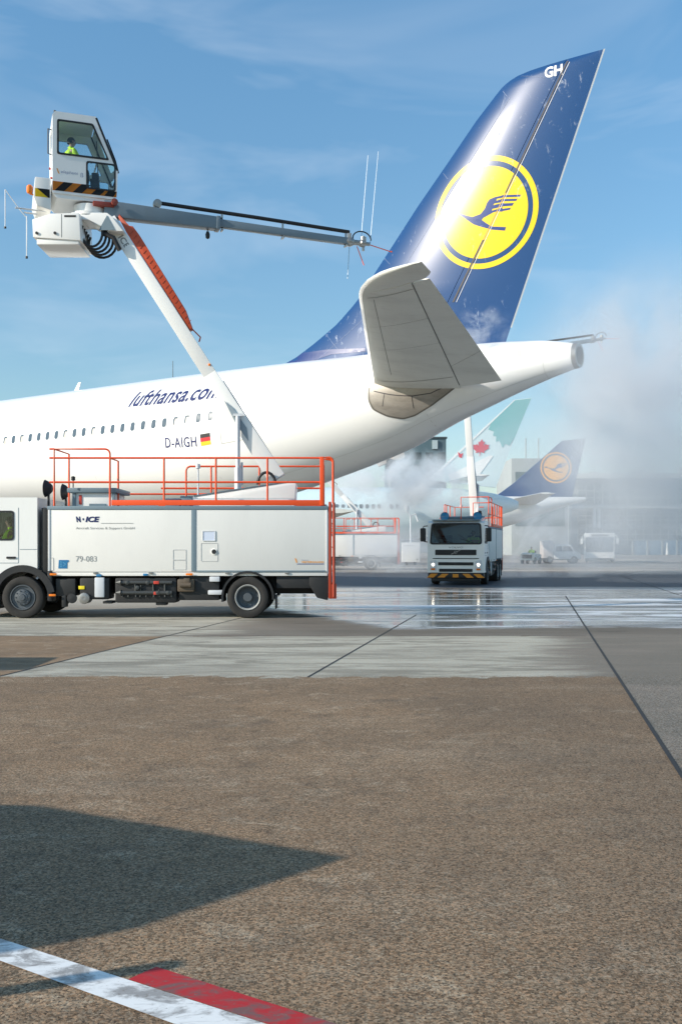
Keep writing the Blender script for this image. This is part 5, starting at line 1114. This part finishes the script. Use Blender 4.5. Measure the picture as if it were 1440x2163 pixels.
b = MB(); b.box((-1.9, -.9, .55), (-.85, .9, 2.35), .05); b.build('box_body', paint('box_pinkish', (.52, .47, .45), .5, dirt=.2), vn)
b = MB(); b.prism([(-.80, -.88, .45), (-.80, -.88, 1.25), (-.70, -.88, 1.9), (.95, -.88, 1.9), (1.35, -.88, 1.2), (1.95, -.88, 1.05), (2.0, -.88, .45)], (0, 1.76, 0), .06); vb = b.build('body', BUSW, vn)
b = MB(); b.plate(rpoly([(-.62, 1.25), (.05, 1.25), (.05, 1.78), (-.58, 1.78)], .05), [], lambda x, z, c: Vector((x, -.884-c, z)), .01); b.plate(rpoly([(.15, 1.25), (1.18, 1.25), (.88, 1.78), (.15, 1.78)], .05), [], lambda x, z, c: Vector((x, -.884-c, z)), .01); b.build('side_window', WINB, vb)
b = MB(); b.box((-1.9, -.8, .38), (1.9, .8, .54)); b.build('chassis', CHAS, vn); b = MB(); b.box((-.7, -.5, 1.93), (.9, .5, 2.0), .02); b.build('roof_rack', BUSW, vn)
wheelset(vn, [(-1.25, -.8), (-1.25, .8), (1.3, -.8), (1.3, .8)], .38)
yk = 92.0; q = at(867, 1187, yk); cb = thing('equipment_cabinet', 'tall white equipment cabinet with a thin post between two deicing trucks', 'cabinet', (q.x, yk, 0))
b = MB(); b.box((-.82, -.6, q.z), (.82, .6, at(0, 1146, yk).z), .05); cbx = b.build('body', AIRF, cb)
b = MB(); b.box((-.7, -.612, q.z+1.48), (.3, -.60, q.z+1.52)); b.box((.5, -.62, q.z+.2), (.62, -.60, q.z+.3)); b.build('door_seam', CHAS, cbx)
b = MB(); b.box((-.5, -.4, 0), (-.3, .4, q.z-.005)); b.box((.3, -.4, 0), (.5, .4, q.z-.005)); b.build('leg', CHAS, cb)
b = MB(); b.tube([(0, 0, at(0, 1146, yk).z-.02), (0, 0, at(0, 1090, yk).z)], .07); b.build('post', LGREY, cb)
b = MB(); zz = at(0, 1090, yk).z; b.tube([(-.35, 0, zz+.5), (0, 0, zz), (.45, 0, zz+.2), (.7, 0, zz-.5)], .08); b.lathe([(0, 0), (.22, .1), (.25, .5), (0, .7)], (-.35, 0, zz+.4), (0, 0, 1), 14); b.build('lamp_arm', LGREY, cb)
q = ground(1380, 1172); cn = thing('marker_cone', 'small white marker cone on the far apron before the blue barrier', 'cone', (q.x, 210, 0))
b = MB(); b.lathe([(.5, 0), (.5, .1), (.36, .12), (.12, 2.6), (0, 2.65)], (0, 0, 0), (0, 0, 1), 16); b.build('cone_body', AIRF, cn); b = MB(); b.box((-.7, -.7, 0), (.7, .7, .09), .02); b.build('cone_base', CHAS, cn)
fw = thing('barrier_wall', 'low blue barrier along the far edge of the apron', 'barrier', (0, 215, 0))
b = MB(); b.box((at(1335, 0, 215).x, 0, 0), (120, .4, at(0, 1142, 215).z), .03); b.build('panel', paint('barrier_blue', (.06, .16, .26), .5, dirt=.2, scale=.3), fw)
b = MB()
for k in range(18): b.box((at(1335, 0, 215).x+k*3.2-.15, -.2, 0), (at(1335, 0, 215).x+k*3.2+.15, -.01, at(0, 1141, 215).z))
b.build('post', CONC, fw)

# ------------------------------------------------------------------ beside the photographer, outside the frame: what throws the foreground shadows
el = math.tan(SUN_EL); sh = Vector((.926, .378, 0))
def caster(gx, gy, h): p = Vector((gx, gy, 0))-sh*(h/el); return p
HV = 2.25
vo = thing('shadow_van', 'unseen white van, outline shaped to throw the shadow on the near apron', 'van', (*caster(.06, 5.36, HV)[:2], 0), 0)
plan = [caster(x, y, HV)-vo.location for x, y in ((.06, 5.36), (-.87, 4.36), (-1.32, 4.10), (-2.4, 4.02), (-6.6, 4.02), (-6.6, 6.45), (-2.3, 6.45), (-1.93, 6.43))]  # unseen van's outline, traced back along the sun from the wanted shadow edge
plan = [Vector((p_.x, p_.y, .34)) for p_ in plan]
b = MB(); b.prism(plan, (0, 0, HV-.34), .02); vbod = b.build('body', BUSW, vo)
ylo, yhi, xl, xr = min(p_.y for p_ in plan), max(p_.y for p_ in plan), min(p_.x for p_ in plan), plan[3].x
for s_, y in ((-1, ylo-.004), (1, yhi+.004)):
    b = MB(); b.plate(rpoly([(xr-1.4, 1.25), (xr-.1, 1.25), (xr-.25, 1.95), (xr-1.4, 1.95)], .06), [], lambda x, z, c: Vector((x, y+s_*c, z)), .01); b.build('side_window', WINB, vbod)
for x in (xl+.9, xr-.4):
    for y in (ylo+.12, yhi-.12):
        wl = thing_part('wheel', vo); b = MB(); b.lathe([(.2, -.12), (.32, -.12), (.35, -.08), (.35, .08), (.32, .12), (.2, .12), (0, .08)], (x, y, .35), (0, 1, 0), 24); b.build('tyre', RUBBER, wl)
mh = 1.5; pp = ground(370, 2037); c2_ = caster(pp.x, pp.y, mh); bo = thing('shadow_post', 'unseen slim orange post with a dark foot, added for its thin shadow', 'post', (c2_.x, c2_.y, 0))  # unseen post added to throw the thin shadow line
b = MB(); b.tube([(0, 0, 0), (0, 0, mh)], .045, 12); b.build('pole', ORANGE, bo); b = MB(); b.lathe([(.22, 0), (.22, .05), (.08, .09), (0, .09)], (0, 0, 0), (0, 0, 1), 20); b.build('base', BLACK, bo)
pp = ground(75, 1409); c3 = caster(pp.x, pp.y, 1.3); ct = thing('shadow_cart', 'unseen grey cart with a flat roof, added for its small shadow', 'cart', (c3.x-3.0, c3.y-.3, 0))  # unseen cart added so its shadow tip reaches into view
b = MB(); b.box((0, 0, .5), (3.0, 1.5, .62), .02); b.build('deck', GREY, ct); b = MB()
for x in (.04, 2.96):
    for y in (.04, 1.46): b.tube([(x, y, .62), (x, y, 1.27)], .03)
b.box((0, 0, 1.25), (3.0, 1.5, 1.30), .01); b.build('frame', GREY, ct); wheelset(ct, [(.5, .15), (.5, 1.35), (2.5, .15), (2.5, 1.35)], .24)

# ------------------------------------------------------------------ steam
def steam(loc, half, dens, nscale, label, lo=.42, hi=.72, col=(.96, .97, .98), seed=0.0, edge=.9):
    bm = bmesh.new(); bmesh.ops.create_icosphere(bm, subdivisions=3, radius=1)
    for v in bm.verts: v.co = Vector((v.co.x*half[0], v.co.y*half[1], v.co.z*half[2]))
    me = bpy.data.meshes.new('steam_cloud'); bm.to_mesh(me); bm.free(); o = bpy.data.objects.new('steam_cloud', me); COL.objects.link(o); o.location = loc
    m = bpy.data.materials.new('steam'); g = NG(m); t = g.t; t.nodes.remove(g.b); outn = [x for x in t.nodes if x.type == 'OUTPUT_MATERIAL'][0]
    pv_ = g.n('ShaderNodeVolumePrincipled'); pv_.inputs['Color'].default_value = (*col, 1); pv_.inputs['Anisotropy'].default_value = .25
    P = g.obj(); nrm = g.n('ShaderNodeVectorMath', operation='DIVIDE'); g.set(nrm.inputs[0], P); nrm.inputs[1].default_value = half
    ln = g.n('ShaderNodeVectorMath', operation='LENGTH'); t.links.new(nrm.outputs[0], ln.inputs[0])
    ad = g.n('ShaderNodeVectorMath', operation='ADD'); g.set(ad.inputs[0], P); ad.inputs[1].default_value = (seed*17, seed*9, seed*5)
    nz_ = g.noise(ad.outputs[0], nscale, 6, .66, .6)
    fall = g.step(ln.outputs['Value'], 1.0, 1.0-edge)
    d_ = g.m('MULTIPLY', g.m('MULTIPLY', g.step(nz_, lo, hi), fall), dens)
    g.set(pv_.inputs['Density'], d_); t.links.new(pv_.outputs[0], outn.inputs['Volume'])
    me.materials.append(m); tag(o, label, 'steam', 'steam drifting behind the washed airliner', 'stuff'); return o
q = at(1400, 930, 64); steam((q.x, 64, 9.0), (12, 7, 13.5), .50, .14, 'tall grey bank of steam in front of the terminal', .28, .60, (.89, .91, .93), seed=1)
q = at(1275, 850, 60); steam((q.x, 60, 9.0), (4.5, 4, 7), .36, .3, 'steam column beside the distant orange emblem', .45, .62, seed=2)
q = at(850, 1025, 82); steam((q.x, 82, q.z), (8.0, 4, 3.6), 1.6, .36, 'white steam puff drifting above the hazy deicing truck', .42, .60, seed=3)
q = at(830, 1170, 66); steam((q.x, 66, 1.0), (9.5, 4, 3.0), .5, .35, 'thin steam lying low over the wet apron', .42, .62, seed=4)
q = at(1005, 690, 32.2); steam((q.x, 32.4, q.z), (1.5, .7, .9), 2.0, 1.5, 'small steam wisp at the foot of the blue fin', .44, .66, seed=5)
q = at(1350, 780, 30); steam((q.x, 30, q.z), (3.7, 2.2, 3.2), 1.1, .55, 'steam curling below and behind the white tail cone', .38, .62, (.90, .91, .93), seed=6)
q = at(1150, 1120, 56); steam((q.x, 56, 2.0), (6.5, 3, 3.2), .60, .45, 'ragged steam beside the front-facing truck', .42, .60, seed=7)
q = at(1080, 940, 80); steam((q.x, 80, 8.0), (7, 4, 7), .11, .25, 'faint veil of steam before the teal tail', .36, .62, seed=8)
